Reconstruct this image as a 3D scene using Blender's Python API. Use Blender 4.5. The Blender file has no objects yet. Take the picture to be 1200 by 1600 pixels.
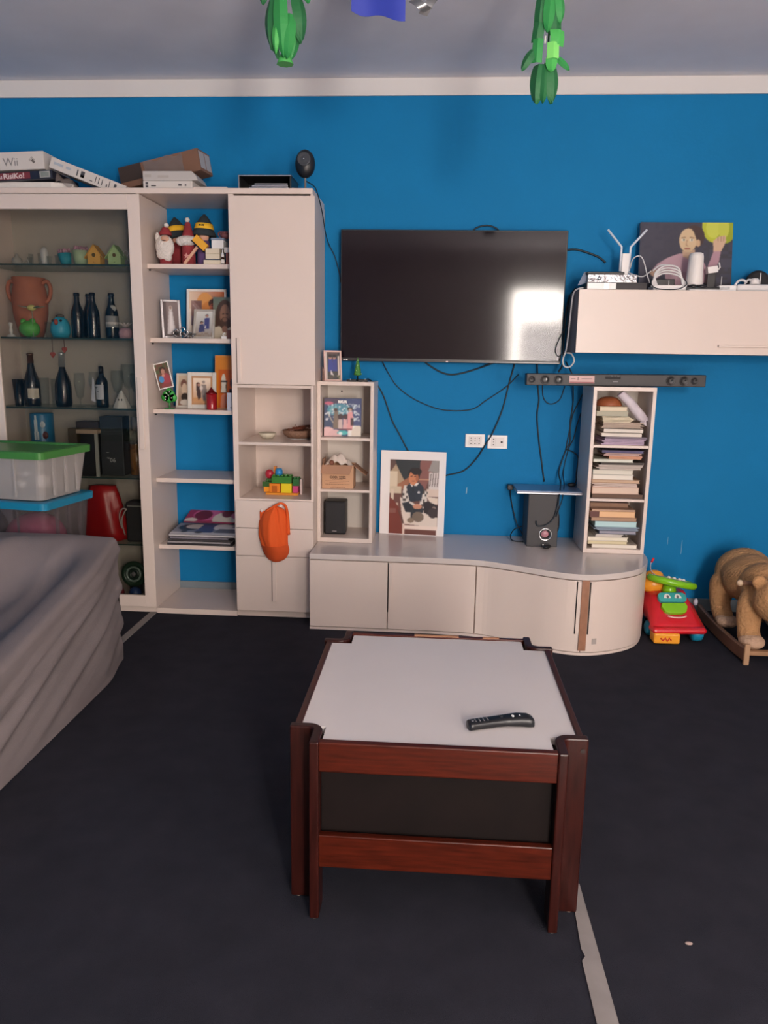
import bpy, bmesh, math, random
import numpy as np
from mathutils import Matrix, Vector, Euler
random.seed(7)
C = bpy.context.scene.collection
PI = math.pi
def R(d): return math.radians(d)

# ------------------------------------------------------------------ camera, sky, light, exposure
cam_data = bpy.data.cameras.new('camera')
cam = bpy.data.objects.new('camera', cam_data); C.objects.link(cam)
cam_data.sensor_fit = 'VERTICAL'; cam_data.sensor_height = 36.0
cam_data.lens = 36.0 * 1200.0 / 1600.0
cam_data.clip_start = 0.05
_pitch, _yaw, _roll = 0.195, 0.0646, 0.0163
_F = Vector((-math.sin(_yaw)*math.cos(_pitch), math.cos(_yaw)*math.cos(_pitch), -math.sin(_pitch)))
_R0 = Vector((math.cos(_yaw), math.sin(_yaw), 0)); _U0 = _R0.cross(_F)
_R = _R0*math.cos(_roll) + _U0*math.sin(_roll); _U = _U0*math.cos(_roll) - _R0*math.sin(_roll)
_m = Matrix((( _R.x, _U.x, -_F.x, 0), (_R.y, _U.y, -_F.y, -4.4), (_R.z, _U.z, -_F.z, 1.4008), (0, 0, 0, 1)))
cam.matrix_world = _m
bpy.context.scene.camera = cam

world = bpy.data.worlds.new('sky'); bpy.context.scene.world = world
world.use_nodes = True
_bg = world.node_tree.nodes['Background']
_bg.inputs[0].default_value = (0.80, 0.88, 1.0, 1); _bg.inputs[1].default_value = 3.0

def area_light(name, loc, rot, sx, sy, power, col):
    l = bpy.data.lights.new(name, 'AREA'); l.shape = 'RECTANGLE'; l.size = sx; l.size_y = sy
    l.energy = power; l.color = col
    o = bpy.data.objects.new(name, l); C.objects.link(o); o.location = loc; o.rotation_euler = rot
    return o
# daylight through the French window behind the camera, and fill from an added side window
area_light('window_and_fill_light', (1.35, -6.78, 1.25), (R(90), 0, 0), 0.84, 2.3, 740, (1.0, 0.90, 0.855))
area_light('window_and_fill_light', (3.2, -5.7, 1.5), (R(90), 0, R(90)), 1.0, 1.2, 130, (1.0, 0.93, 0.92))  # added fill lamp outside the made-up side window, lifts the ceiling
vs = bpy.context.scene.view_settings
vs.view_transform = 'Standard'; vs.look = 'None'; vs.gamma = 1.0; vs.use_curve_mapping = False
vs.exposure = 0.02
bpy.context.scene.cycles.transparent_max_bounces = 32

# ------------------------------------------------------------------ materials
def lin(h):
    if isinstance(h, (tuple, list)): v = [c/255 for c in h]
    else: v = [int(h[i:i+2], 16)/255 for i in (0, 2, 4)]
    return tuple(c/12.92 if c <= 0.04045 else ((c+0.055)/1.055)**2.4 for c in v)
_mats = {}
def mat(name, col='808080', rough=0.5, metal=0.0, bump=0.0, bscale=60.0, var=0.0, vscale=8.0, spec=0.5, coat=0.0, stretch=None, trans=0.0):
    if name in _mats: return _mats[name]
    m = bpy.data.materials.new(name); m.use_nodes = True; _mats[name] = m
    nt = m.node_tree; b = nt.nodes['Principled BSDF']
    c = lin(col)
    b.inputs['Base Color'].default_value = (*c, 1); b.inputs['Roughness'].default_value = rough
    b.inputs['Metallic'].default_value = metal; b.inputs['Specular IOR Level'].default_value = spec
    b.inputs['Coat Weight'].default_value = coat
    tc = nt.nodes.new('ShaderNodeTexCoord'); mp = nt.nodes.new('ShaderNodeMapping')
    nt.links.new(tc.outputs['Object'], mp.inputs[0])
    if stretch: mp.inputs['Scale'].default_value = stretch
    if var > 0:
        n = nt.nodes.new('ShaderNodeTexNoise'); n.inputs['Scale'].default_value = vscale; n.inputs['Detail'].default_value = 5
        r = nt.nodes.new('ShaderNodeValToRGB')
        r.color_ramp.elements[0].position = 0.3; r.color_ramp.elements[1].position = 0.7
        r.color_ramp.elements[0].color = (*[x*(1-var) for x in c], 1); r.color_ramp.elements[1].color = (*[min(1, x*(1+var)) for x in c], 1)
        nt.links.new(mp.outputs[0], n.inputs['Vector']); nt.links.new(n.outputs[0], r.inputs[0]); nt.links.new(r.outputs[0], b.inputs['Base Color'])
    if bump > 0:
        n2 = nt.nodes.new('ShaderNodeTexNoise'); n2.inputs['Scale'].default_value = bscale; n2.inputs['Detail'].default_value = 4
        bp = nt.nodes.new('ShaderNodeBump'); bp.inputs['Strength'].default_value = bump; bp.inputs['Distance'].default_value = 0.01
        nt.links.new(mp.outputs[0], n2.inputs['Vector']); nt.links.new(n2.outputs[0], bp.inputs['Height']); nt.links.new(bp.outputs[0], b.inputs['Normal'])
    return m
def glass(name, tint='ffffff', rough=0.03, edge=0.25, base=0.03):
    """thin clear sheet or hollow ware: see-through in the middle, reflecting towards the rim"""
    if name in _mats: return _mats[name]
    m = bpy.data.materials.new(name); m.use_nodes = True; _mats[name] = m
    nt = m.node_tree; nt.nodes.remove(nt.nodes['Principled BSDF']); out = nt.nodes['Material Output']
    t = nt.nodes.new('ShaderNodeBsdfTransparent'); t.inputs[0].default_value = (*lin(tint), 1)
    g = nt.nodes.new('ShaderNodeBsdfGlossy'); g.inputs['Roughness'].default_value = rough
    lw = nt.nodes.new('ShaderNodeLayerWeight'); lw.inputs[0].default_value = 0.3
    pw = nt.nodes.new('ShaderNodeMath'); pw.operation = 'POWER'; pw.inputs[1].default_value = 2.0
    ma = nt.nodes.new('ShaderNodeMath'); ma.operation = 'MULTIPLY_ADD'; ma.inputs[1].default_value = edge; ma.inputs[2].default_value = base
    mx = nt.nodes.new('ShaderNodeMixShader')
    nt.links.new(lw.outputs['Facing'], pw.inputs[0]); nt.links.new(pw.outputs[0], ma.inputs[0]); nt.links.new(ma.outputs[0], mx.inputs[0])
    nt.links.new(t.outputs[0], mx.inputs[1]); nt.links.new(g.outputs[0], mx.inputs[2]); nt.links.new(mx.outputs[0], out.inputs[0])
    return m
def milky(name, col='999999', fac=0.5, rough=0.35):
    """translucent plastic or film"""
    if name in _mats: return _mats[name]
    m = bpy.data.materials.new(name); m.use_nodes = True; _mats[name] = m
    nt = m.node_tree; b = nt.nodes['Principled BSDF']; out = nt.nodes['Material Output']
    b.inputs['Base Color'].default_value = (*lin(col), 1); b.inputs['Roughness'].default_value = rough
    t = nt.nodes.new('ShaderNodeBsdfTransparent'); t.inputs[0].default_value = (0.95, 0.95, 0.97, 1)
    mx = nt.nodes.new('ShaderNodeMixShader'); mx.inputs[0].default_value = fac
    nt.links.new(t.outputs[0], mx.inputs[1]); nt.links.new(b.outputs[0], mx.inputs[2]); nt.links.new(mx.outputs[0], out.inputs[0])
    return m
def print_mat(name, rough):
    m = bpy.data.materials.new(name); m.use_nodes = True; nt = m.node_tree
    a = nt.nodes.new('ShaderNodeAttribute'); a.attribute_name = 'ink'
    b = nt.nodes['Principled BSDF']; b.inputs['Roughness'].default_value = rough
    nt.links.new(a.outputs['Color'], b.inputs['Base Color'])
    return m
M_PRINT = print_mat('printed_paper', 0.4); M_CANVAS = print_mat('painted_canvas', 0.75)
M_CREAM = mat('cream_laminate', 'dbcac0', 0.35, var=0.015, vscale=3)
M_SIDE = mat('grey_laminate', 'a9a4a6', 0.45)
M_BENCHTOP = mat('bench_top_laminate', 'cfc4bf', 0.22)
M_WHITE = mat('white_plastic', 'e8e4e2', 0.35)
M_PAPER = mat('white_paper', 'e6e0da', 0.8, var=0.03, vscale=20)
M_BLACK = mat('black_plastic', '1b1b1e', 0.4)
M_SOFT = mat('black_soft', '232225', 0.7)
M_CHROME = mat('chrome', 'cfd0d2', 0.18, 1.0)
M_DARKGAP = mat('dark_gap', '2a2422', 0.9)
M_PANE = glass('door_glass', 'ededea', 0.03, 0.5, 0.02)
M_SHELFGLASS = glass('shelf_glass', 'e8efec', 0.05, 0.5, 0.06)
M_GLASSWARE = glass('glassware', 'f9fbfb', 0.04, 0.55, 0.02)
M_BOTTLE = mat('dark_bottle_glass', '0d0f12', 0.08, coat=0.5)
M_CABLE = mat('black_cable', '16242f', 0.5)
M_WCABLE = mat('white_cable', 'd8d6d6', 0.5)

# ------------------------------------------------------------------ mesh builder
WM = {}
class MB:
    def __init__(s): s.v = []; s.f = []; s.sm = []; s.M = Matrix()
    def add(s, vs, fs, smooth=False):
        o = len(s.v); s.v += [s.M @ Vector(v) for v in vs]
        for f in fs: s.f.append([i+o for i in f]); s.sm.append(smooth)
        return s
    def box(s, x0, x1, y0, y1, z0, z1):
        v = [(x, y, z) for z in (z0, z1) for y in (y0, y1) for x in (x0, x1)]
        return s.add(v, [(0,2,3,1),(4,5,7,6),(0,1,5,4),(2,6,7,3),(0,4,6,2),(1,3,7,5)])
    def lathe(s, prof, n=20, c=(0,0,0), cap=True):
        v = []; f = []
        for r, z in prof:
            for k in range(n): v.append((c[0]+r*math.cos(2*PI*k/n), c[1]+r*math.sin(2*PI*k/n), c[2]+z))
        for i in range(len(prof)-1):
            for k in range(n): f.append((i*n+k, i*n+(k+1)%n, (i+1)*n+(k+1)%n, (i+1)*n+k))
        s.add(v, f, True)
        if cap:
            o = len(s.v)-len(v)
            if prof[0][0] > 1e-4: s.f.append([o+k for k in range(n)][::-1]); s.sm.append(False)
            if prof[-1][0] > 1e-4: s.f.append([o+(len(prof)-1)*n+k for k in range(n)]); s.sm.append(False)
        return s
    def ell(s, c, rx, ry, rz, n=16, m=10):
        prof = [(math.sin(PI*i/m), -math.cos(PI*i/m)) for i in range(m+1)]
        v = []; f = []
        for r, z in prof:
            for k in range(n): v.append((c[0]+rx*r*math.cos(2*PI*k/n), c[1]+ry*r*math.sin(2*PI*k/n), c[2]+rz*z))
        for i in range(m):
            for k in range(n): f.append((i*n+k, i*n+(k+1)%n, (i+1)*n+(k+1)%n, (i+1)*n+k))
        return s.add(v, f, True)
    def tube(s, pts, r, n=8, closed=False, smoothn=0):
        P = [Vector(p) for p in pts]
        if smoothn: P = spline(P, smoothn, closed)
        rs = r if isinstance(r, (list, tuple)) else [r]*len(P)
        if len(rs) != len(P): rs = list(np.interp(np.linspace(0, 1, len(P)), np.linspace(0, 1, len(rs)), rs))
        v = []; f = []; N = len(P); up = None
        for i in range(N):
            a = P[(i-1) % N] if (closed or i > 0) else P[i]; b = P[(i+1) % N] if (closed or i < N-1) else P[i]
            t = (b-a).normalized() if (b-a).length > 1e-9 else Vector((0,0,1))
            if up is None: up = t.orthogonal().normalized()
            up = (up - t*up.dot(t))
            up = up.normalized() if up.length > 1e-6 else t.orthogonal().normalized()
            w = t.cross(up)
            for k in range(n): v.append(P[i] + (up*math.cos(2*PI*k/n) + w*math.sin(2*PI*k/n))*rs[i])
        for i in range(N if closed else N-1):
            for k in range(n):
                j = (i+1) % N
                f.append((i*n+k, i*n+(k+1)%n, j*n+(k+1)%n, j*n+k))
        o = len(s.v); s.add(v, f, True)
        if not closed:
            s.f.append([o+k for k in range(n)][::-1]); s.sm.append(False)
            s.f.append([o+(N-1)*n+k for k in range(n)]); s.sm.append(False)
        return s
    def cyl(s, p0, p1, r0, r1=None, n=16): return s.tube([p0, p1], [r0, r0 if r1 is None else r1], n)
    def prism(s, pts, h0, h1, axis='z', smooth=False):
        """2-D polygon pts extruded along an axis: z -> (x,y), y -> (x,z), x -> (y,z)"""
        n = len(pts)
        def P(p, h): return (p[0], p[1], h) if axis == 'z' else ((p[0], h, p[1]) if axis == 'y' else (h, p[0], p[1]))
        v = [P(p, h0) for p in pts] + [P(p, h1) for p in pts]
        o = len(s.v); s.add(v, [(k, (k+1) % n, n+(k+1) % n, n+k) for k in range(n)], smooth)
        s.f.append([o+k for k in range(n)][::-1]); s.sm.append(False)
        s.f.append([o+n+k for k in range(n)]); s.sm.append(False)
        return s
    def strip(s, path, t, z0, z1, smooth=True):
        """a board of thickness t standing along a plan path"""
        P = [Vector((p[0], p[1], 0)) for p in path]; a = []; b = []
        for i in range(len(P)):
            d = (P[min(i+1, len(P)-1)] - P[max(i-1, 0)]).normalized(); nrm = Vector((-d.y, d.x, 0))
            a.append(P[i]+nrm*t/2); b.append(P[i]-nrm*t/2)
        return s.prism([(p.x, p.y) for p in a] + [(p.x, p.y) for p in b[::-1]], z0, z1, 'z', False)
    def grid(s, fn, nu, nv, smooth=True):
        v = [fn(i/nu, j/nv) for j in range(nv+1) for i in range(nu+1)]
        return s.add(v, [(j*(nu+1)+i, j*(nu+1)+i+1, (j+1)*(nu+1)+i+1, (j+1)*(nu+1)+i) for j in range(nv) for i in range(nu)], smooth)
    def build(s, name, m, parent=None, label=None, bev=0.0, world=True, mods=None, cat=None, group=None, kind=None, seg=2):
        me = bpy.data.meshes.new(name); o = bpy.data.objects.new(name, me); C.objects.link(o)
        vs = s.v
        if parent is not None:
            o.parent = parent; WM[o.name] = WM[parent.name]
            if world: inv = WM[parent.name].inverted(); vs = [inv @ v for v in vs]
        else:
            a = np.array([tuple(v) for v in vs]); lo = a.min(0); hi = a.max(0)
            c = Vector(((lo[0]+hi[0])/2, (lo[1]+hi[1])/2, lo[2])); o.location = c; WM[o.name] = Matrix.Translation(c)
            vs = [v - c for v in vs]
        me.from_pydata([tuple(v) for v in vs], [], s.f)
        me.polygons.foreach_set('use_smooth', s.sm)
        bm = bmesh.new(); bm.from_mesh(me); bmesh.ops.recalc_face_normals(bm, faces=bm.faces); bm.to_mesh(me); bm.free()
        me.materials.append(m)
        if bev > 0:
            b = o.modifiers.new('bevel', 'BEVEL'); b.width = bev; b.segments = seg; b.limit_method = 'ANGLE'; b.angle_limit = R(40); b.harden_normals = False
        if label: o['label'] = label
        if cat: o['category'] = cat
        if group: o['group'] = group
        if kind: o['kind'] = kind
        return o
def spline(P, k, closed=False):
    P = [Vector(p) for p in P]; N = len(P); out = []
    for i in range(N if closed else N-1):
        p0 = P[(i-1) % N] if (closed or i > 0) else P[i]*2-P[i+1]; p1 = P[i]; p2 = P[(i+1) % N]
        p3 = P[(i+2) % N] if (closed or i+2 < N) else p2*2-p1
        for j in range(k):
            t = j/k
            out.append(0.5*((2*p1)+(p2-p0)*t+(2*p0-5*p1+4*p2-p3)*t*t+(3*p1-p0-3*p2+p3)*t**3))
    if not closed: out.append(P[-1])
    return out
def thing(name, label, cat, loc=(0,0,0), rz=0.0, group=None, lean=0.0, tilt=0.0):
    o = bpy.data.objects.new(name, None); C.objects.link(o); o.empty_display_size = 0.05
    o.location = loc; o.rotation_euler = (R(lean), R(tilt), R(rz))
    o['label'] = label; o['category'] = cat
    if group: o['group'] = group
    WM[o.name] = Matrix.Translation(loc) @ Euler((R(lean), R(tilt), R(rz))).to_matrix().to_4x4()
    return o
def dup(root, loc, rz, label):
    r = root.copy(); C.objects.link(r); r.location = loc; r.rotation_euler = (0, 0, R(rz)); r['label'] = label
    for ch in list(root.children):
        c = ch.copy(); C.objects.link(c); c.parent = r
        for g in ch.children:
            d = g.copy(); C.objects.link(d); d.parent = c
    return r
def struct(b, name, m, bev=0.0):
    o = b.build(name, m, bev=bev); o['kind'] = 'structure'; return o
def text(body, size, M, m, parent, name='lettering', extrude=0.0004, align='LEFT', sx=1.0, bold=0.0):
    """flat lettering in the local XZ plane facing -Y; M places it in the parent's own space"""
    cu = bpy.data.curves.new(name, 'FONT'); cu.body = body; cu.size = size; cu.extrude = extrude; cu.align_x = align
    cu.resolution_u = 2; cu.offset = bold
    t = bpy.data.objects.new('tmp', cu); C.objects.link(t)
    dg = bpy.context.evaluated_depsgraph_get(); me = bpy.data.meshes.new_from_object(t.evaluated_get(dg)); bpy.data.objects.remove(t)
    me.transform(M @ Matrix.Rotation(PI/2, 4, 'X') @ Matrix.Diagonal((sx, 1, 1, 1)))
    me.materials.clear(); me.materials.append(m)
    o = bpy.data.objects.new(name, me); C.objects.link(o); o.parent = parent; WM[o.name] = WM[parent.name]
    return o
T = Matrix.Translation
def Rx(a): return Matrix.Rotation(R(a), 4, 'X')
def Ry(a): return Matrix.Rotation(R(a), 4, 'Y')
def Rz(a): return Matrix.Rotation(R(a), 4, 'Z')

# a flat print: a fine mesh whose points carry ink colours
def pict(name, w, h, res, shapes, parent, M=Matrix(), m=None, label=None):
    nx = max(4, int(w*res)); ny = max(4, int(h*res))
    U, V = np.meshgrid(np.linspace(0, 1, nx+1), np.linspace(0, 1, ny+1)); asp = w/h
    col = np.zeros(U.shape+(3,))
    for sh in shapes:
        k = sh[0]; c = np.array(lin(sh[1]))
        if k == 'bg': col[:] = c; continue
        if k == 'grad':
            c2 = np.array(lin(sh[2])); t = (U*sh[3]+V*sh[4]); t = np.clip((t-t.min())/(np.ptp(t)+1e-9), 0, 1)[..., None]; col = c*(1-t)+c2*t; continue
        if k == 'noise':
            rng = np.random.RandomState(sh[2]); n = rng.rand(sh[3], sh[3]); gy = (V*(sh[3]-1.01)).astype(int); gx = (U*(sh[3]-1.01)).astype(int)
            x0, x1, y0, y1 = sh[5:9] if len(sh) > 5 else (0, 1, 0, 1)
            mk = (n[gy, gx] > sh[4]) & (U >= x0) & (U <= x1) & (V >= y0) & (V <= y1); col[mk] = c; continue
        if k == 'e':
            cx, cy, rx, ry = sh[2:6]; a = R(sh[6]) if len(sh) > 6 else 0
            dx = (U-cx)*asp; dy = V-cy; X = dx*math.cos(a)+dy*math.sin(a); Y = -dx*math.sin(a)+dy*math.cos(a)
            mk = (X/(rx*asp))**2+(Y/ry)**2 <= 1
        elif k == 'r': mk = (U >= sh[2]) & (U <= sh[3]) & (V >= sh[4]) & (V <= sh[5])
        elif k == 'p':
            pts = sh[2]; mk = np.zeros(U.shape, bool); j = len(pts)-1
            for i in range(len(pts)):
                (xi, yi), (xj, yj) = pts[i], pts[j]
                mk ^= ((yi > V) != (yj > V)) & (U < (xj-xi)*(V-yi)/(yj-yi+1e-12)+xi); j = i
        elif k == 'l':
            pts = sh[2]; wd = sh[3]; mk = np.zeros(U.shape, bool)
            for (x0, y0), (x1, y1) in zip(pts, pts[1:]):
                dx, dy = (x1-x0)*asp, y1-y0; L = dx*dx+dy*dy+1e-12; t = np.clip(((U-x0)*asp*dx+(V-y0)*dy)/L, 0, 1)
                mk |= np.hypot((U-x0)*asp-t*dx, (V-y0)-t*dy) <= wd
        col[mk] = c
    p_ = np.pad(col, ((1, 1), (1, 1), (0, 0)), mode='edge'); H_, W_ = col.shape[:2]
    col = sum(p_[i:i+H_, j:j+W_]*(0.25 if i == j == 1 else (0.125 if 1 in (i, j) else 0.0625)) for i in range(3) for j in range(3))
    b = MB(); b.M = M
    b.grid(lambda u, v: ((u-0.5)*w, 0, v*h), nx, ny, False)
    o = b.build(name, m or M_PRINT, parent, label, world=False)
    at = o.data.attributes.new('ink', 'FLOAT_COLOR', 'POINT')
    at.data.foreach_set('color', np.concatenate([col, np.ones(U.shape+(1,))], -1).astype(np.float32).ravel())
    return o

# ------------------------------------------------------------------ the room
XL, XR, YF, ZC = -2.75, 3.0, -6.6, 2.858
m_blue = mat('blue_wall_paint', '1478b0', 0.62, bump=0.06, bscale=90, var=0.05, vscale=2.5, spec=0.12)
m_room = mat('pale_wall_paint', 'e4dbd6', 0.8, bump=0.05)
m_ceil = mat('ceiling_paint', 'e2e1e8', 0.85, var=0.04, vscale=3)
m_carpet = mat('navy_carpet', '2f2f37', 0.95, bump=0.6, bscale=420, var=0.12, vscale=9, spec=0.1)
struct(MB().box(XL-.1, XR+.1, -3.7, 0.1, -0.1, 0), 'floor', m_carpet)
struct(MB().box(XL-.1, XR+.1, YF-.1, -3.7, -0.1, -.003), 'floor', mat('pale_bounce_floor', 'd2bcae', 0.3))  # unseen pale floor added to bounce daylight up to the ceiling
struct(MB().box(XL-.1, XR+.1, YF-.1, 0.1, ZC, ZC+.1), 'ceiling', m_ceil)
wb_ = struct(MB().box(XL-.1, XR+.1, 0, 0.1, 0, ZC), 'wall_back', m_blue)
for x, z, w_, h_ in ((.190,.650,.006,.042),(1.352,.385,.002,.05),(1.432,.33,.0025,.09)):
    b = MB(); b.add([(x-w_/2,-.0008,z),(x+w_/2,-.0008,z+h_*.1),(x+w_*.7,-.0008,z+h_),(x,-.0008,z+h_*.85)], [(0,1,2,3)]); b.build('paint_chip', mat('bare_plaster', '9fb6c4', 0.8), wb_)
struct(MB().box(XL-.1, XL, YF, 0, 0, ZC), 'wall_left', m_blue)
struct(MB().box(XR, XR+.1, -5.2, 0, 0, ZC).box(XR, XR+.1, YF, -6.2, 0, ZC).box(XR, XR+.1, -6.2, -5.2, 0, .9).box(XR, XR+.1, -6.2, -5.2, 2.1, ZC), 'wall_right', m_room)
wf = MB()
for a in ((XL, 0.95, 0, ZC), (1.75, XR, 0, ZC), (0.95, 1.75, 0, 0.05), (0.95, 1.75, 2.42, ZC)):
    wf.box(a[0], a[1], YF-.12, YF, a[2], a[3])
struct(wf, 'wall_front', m_room)
def window(n, x0, x1, z0, z1):
    f = MB(); y0, y1 = YF-.08, YF-.02
    f.box(x0, x0+.05, y0, y1, z0, z1).box(x1-.05, x1, y0, y1, z0, z1).box(x0+.05, x1-.05, y0, y1, z0, z0+.06).box(x0+.05, x1-.05, y0, y1, z1-.06, z1)
    w = struct(f, 'window_%d' % n, M_WHITE, 0.004)
    MB().box(x0+.05, x1-.05, YF-.053, YF-.047, z0+.06, z1-.06).build('pane', M_PANE, w)
b = MB(); b.grid(lambda u, v: (1.10+.60*u, -6.53+.018*math.sin(u*42), .06+1.90*v), 60, 6); b.build('curtain', milky('sheer_curtain', 'd9cfe0', .75, .9), None, 'sheer white curtain over the lower part of the French window', cat='curtain')
window(1, 0.95, 1.75, 0.05, 2.42)
w2 = struct(MB().box(XR+.02, XR+.08, -6.2, -6.15, .9, 2.1).box(XR+.02, XR+.08, -5.25, -5.2, .9, 2.1).box(XR+.02, XR+.08, -6.15, -5.25, .9, .95).box(XR+.02, XR+.08, -6.15, -5.25, 2.05, 2.1), 'window_2', M_WHITE, 0.004)  # unseen window added in the right wall to let the fill light in
MB().box(XR+.047, XR+.053, -6.15, -5.25, .95, 2.05).build('pane', M_PANE, w2)
struct(MB().box(XL, XR, -0.012, 0, 2.771, ZC), 'trim_1', mat('white_cornice_paint', 'dcd8d6', 0.8), 0.004)
struct(MB().box(XL, XR, -0.01, 0, 0, 0.072), 'baseboard_back', mat('grey_baseboard', '77828a', 0.6), 0.002)
m_tape = mat('grey_carpet_tape', '8d8683', 0.6, var=0.1, vscale=12)
b = MB(); b.add([(.415,-2.50,.003),(.43,-2.50,.003),(.434,-3.05,.003),(.385,-3.05,.003),(.386,-2.78,.003),(.396,-2.765,.003),(.391,-2.74,.003),(.398,-2.62,.003)], [(0,1,2,3,4,5,6,7)])
b.add([(.412,-2.55,.0035),(.416,-2.55,.0035),(.412,-2.775,.0035),(.407,-2.775,.0035)], [(0,1,2,3)])
b.box(.40,.428,-3.05,-2.55,0,.0028)
struct(b, 'trim_2', m_tape)
b = MB().box(-1.556,-1.518,-1.02,-.40,0,.004); struct(b, 'trim_3', mat('pale_tape', '837d7a', 0.6, var=0.08, vscale=10))

# ------------------------------------------------------------------ wall unit: top board, glass cabinet, open shelves, tall cupboard
t = thing('top_board', 'long cream board lying across the top of the wall unit', 'board', (-1.5,-.2,2.203))
MB().box(-2.45,-.638,-.40,-.004,2.203,2.230).build('board', M_CREAM, t, bev=.002)

gc = thing('glass_cabinet', 'tall cream display cabinet with a framed glass door at the left', 'cabinet', (-1.95,-.2,0))
MB().box(-1.533,-1.515,-.412,-.004,.03,2.20).build('side_panel', M_CREAM, gc, bev=.001)
MB().box(-2.42,-2.40,-.412,-.004,.03,2.20).build('side_panel', M_CREAM, gc, bev=.001)
MB().box(-2.40,-1.533,-.02,-.006,.03,2.20).build('back_panel', mat('cabinet_back', 'b0a69c', 0.6), gc)
MB().box(-2.40,-1.533,-.412,-.02,.03,.05).build('bottom_panel', M_CREAM, gc)
MB().box(-2.42,-1.515,-.39,-.03,0,.03).build('plinth', M_CREAM, gc)
for z in (1.868, 1.492, 1.121, .745, .372):
    MB().box(-2.398,-1.535,-.335,-.022,z-.008,z).build('glass_shelf', M_SHELFGLASS, gc)
    MB().box(-2.398,-1.535,-.3355,-.3345,z-.008,z).build('shelf_edge', mat('glass_edge', '30413d', 0.2), gc)
dr = MB()
dr.box(-1.568,-1.506,-.434,-.413,.044,2.194).box(-2.35,-2.29,-.434,-.413,.044,2.194).box(-2.29,-1.568,-.434,-.413,2.121,2.194).box(-2.29,-1.568,-.434,-.413,.044,.108)
d = dr.build('door', M_CREAM, gc, bev=.0015)
MB().box(-2.29,-1.568,-.426,-.421,.108,2.121).build('glass_pane', M_PANE, d)
MB().box(-1.556,-1.530,-.444,-.434,.917,1.292).build('handle', M_CREAM, d, bev=.002)
MB().box(-1.560,-1.556,-.4345,-.434,.917,1.292).build('handle_groove', M_DARKGAP, d)

os_ = thing('open_shelf_unit', 'cream open shelf unit showing the blue wall between its shelves', 'shelf', (-1.29,-.2,0))
for z in (1.873, 1.498, 1.124, .750, .376):
    MB().box(-1.5145,-1.0625,-.336,-.006,z-.023,z).build('shelf', M_CREAM, os_, bev=.0015)
MB().box(-1.5145,-1.0625,-.405,-.012,0,.030).build('shelf', M_CREAM, os_, bev=.0015)
for z in (1.873, 1.498, 1.124):
    MB().cyl((-1.512,-.32,z-.030),(-1.503,-.32,z-.030),.004,n=8).build('shelf_pin', M_SOFT, os_)

tc = thing('tall_cupboard', 'tall cream cupboard with upper door, open niches, drawers and lower door', 'cupboard', (-.84,-.2,0))
MB().box(-1.062,-1.034,-.412,-.004,.04,2.20).build('side_panel', M_CREAM, tc, bev=.001)
MB().box(-.648,-.634,-.412,-.004,.04,2.20).build('side_panel', M_CREAM, tc, bev=.001)
MB().box(-1.034,-.648,-.016,-.006,.04,2.20).build('back_panel', M_CREAM, tc)
MB().box(-1.034,-.648,-.408,-.016,.951,.966).build('shelf', M_CREAM, tc, bev=.001)
MB().box(-1.034,-.648,-.412,-.016,1.25,1.266).build('niche_top', M_CREAM, tc, bev=.001)
MB().box(-1.034,-.648,-.412,-.016,.652,.665).build('niche_bottom', M_CREAM, tc, bev=.001)
MB().box(-1.062,-.634,-.39,-.03,0,.04).build('plinth', M_CREAM, tc)
d = MB().box(-1.056,-.623,-.432,-.413,1.268,2.188).build('door', M_CREAM, tc, 'tall plain upper door', bev=.0015)
MB().box(-1.026,-1.006,-.441,-.432,1.275,1.501).build('handle', M_CREAM, d, bev=.002)
MB().box(-1.031,-1.026,-.4325,-.432,1.275,1.501).build('handle_groove', M_DARKGAP, d)
MB().box(-1.052,-.635,-.432,-.413,.508,.657).build('drawer', M_CREAM, tc, bev=.0015)
MB().box(-1.052,-.635,-.432,-.413,.354,.505).build('drawer', M_CREAM, tc, bev=.0015)
d = MB().box(-1.055,-.635,-.432,-.413,.045,.351).build('door', M_CREAM, tc, 'lower door', bev=.0015)
MB().box(-.857,-.834,-.441,-.432,.100,.345).build('handle', M_CREAM, d, bev=.002)
MB().box(-.861,-.857,-.4325,-.432,.100,.345).build('handle_groove', M_DARKGAP, d)
h = MB().cyl((-.906,-.433,.603),(-.906,-.452,.603),.004,n=8).cyl((-.906,-.452,.601),(-.906,-.452,.615),.004,n=8).build('hook', M_WHITE, tc)
h = MB().cyl((-.800,-.433,.640),(-.800,-.458,.640),.004,n=8).cyl((-.800,-.458,.638),(-.800,-.458,.652),.004,n=8).build('hook', M_WHITE, tc)

def bookcase(label, x0, x1, y0, y1):
    z0, z1 = .412, 1.286; c = thing('bookcase', label, 'bookcase', ((x0+x1)/2, (y0+y1)/2, z0), group=None)
    MB().box(x0,x0+.018,y0,y1,z0,z1-.02).build('side_panel', M_CREAM, c, bev=.001)
    MB().box(x1-.018,x1,y0,y1,z0,z1-.02).build('side_panel', M_CREAM, c, bev=.001)
    MB().box(x0,x1,y0,y1,z1-.02,z1).build('top_panel', M_CREAM, c, bev=.001)
    MB().box(x0+.018,x1-.018,y0,y1,z0,z0+.024).build('bottom_panel', M_CREAM, c, bev=.001)
    MB().box(x0+.018,x1-.018,y1-.008,y1-.002,z0+.024,z1-.02).build('back_panel', mat('white_back_panel', 'e0d6cc', 0.5), c)
    for z in (.988, .706): MB().box(x0+.018,x1-.018,y0+.003,y1-.008,z-.014,z).build('shelf', M_CREAM, c, bev=.001)
    return c
lb = bookcase('narrow cream bookcase beside the tall cupboard, holding a boxed disc and a carton', -.632,-.329,-.302,-.004)
MB().cyl((-.535,-.0125,1.225),(-.535,-.010,1.225),.005,n=10).build('screw_hole', M_DARKGAP, lb)
bookcase('narrow cream bookcase crammed with papers under the soundbar', .804,1.121,-.362,-.062)

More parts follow.
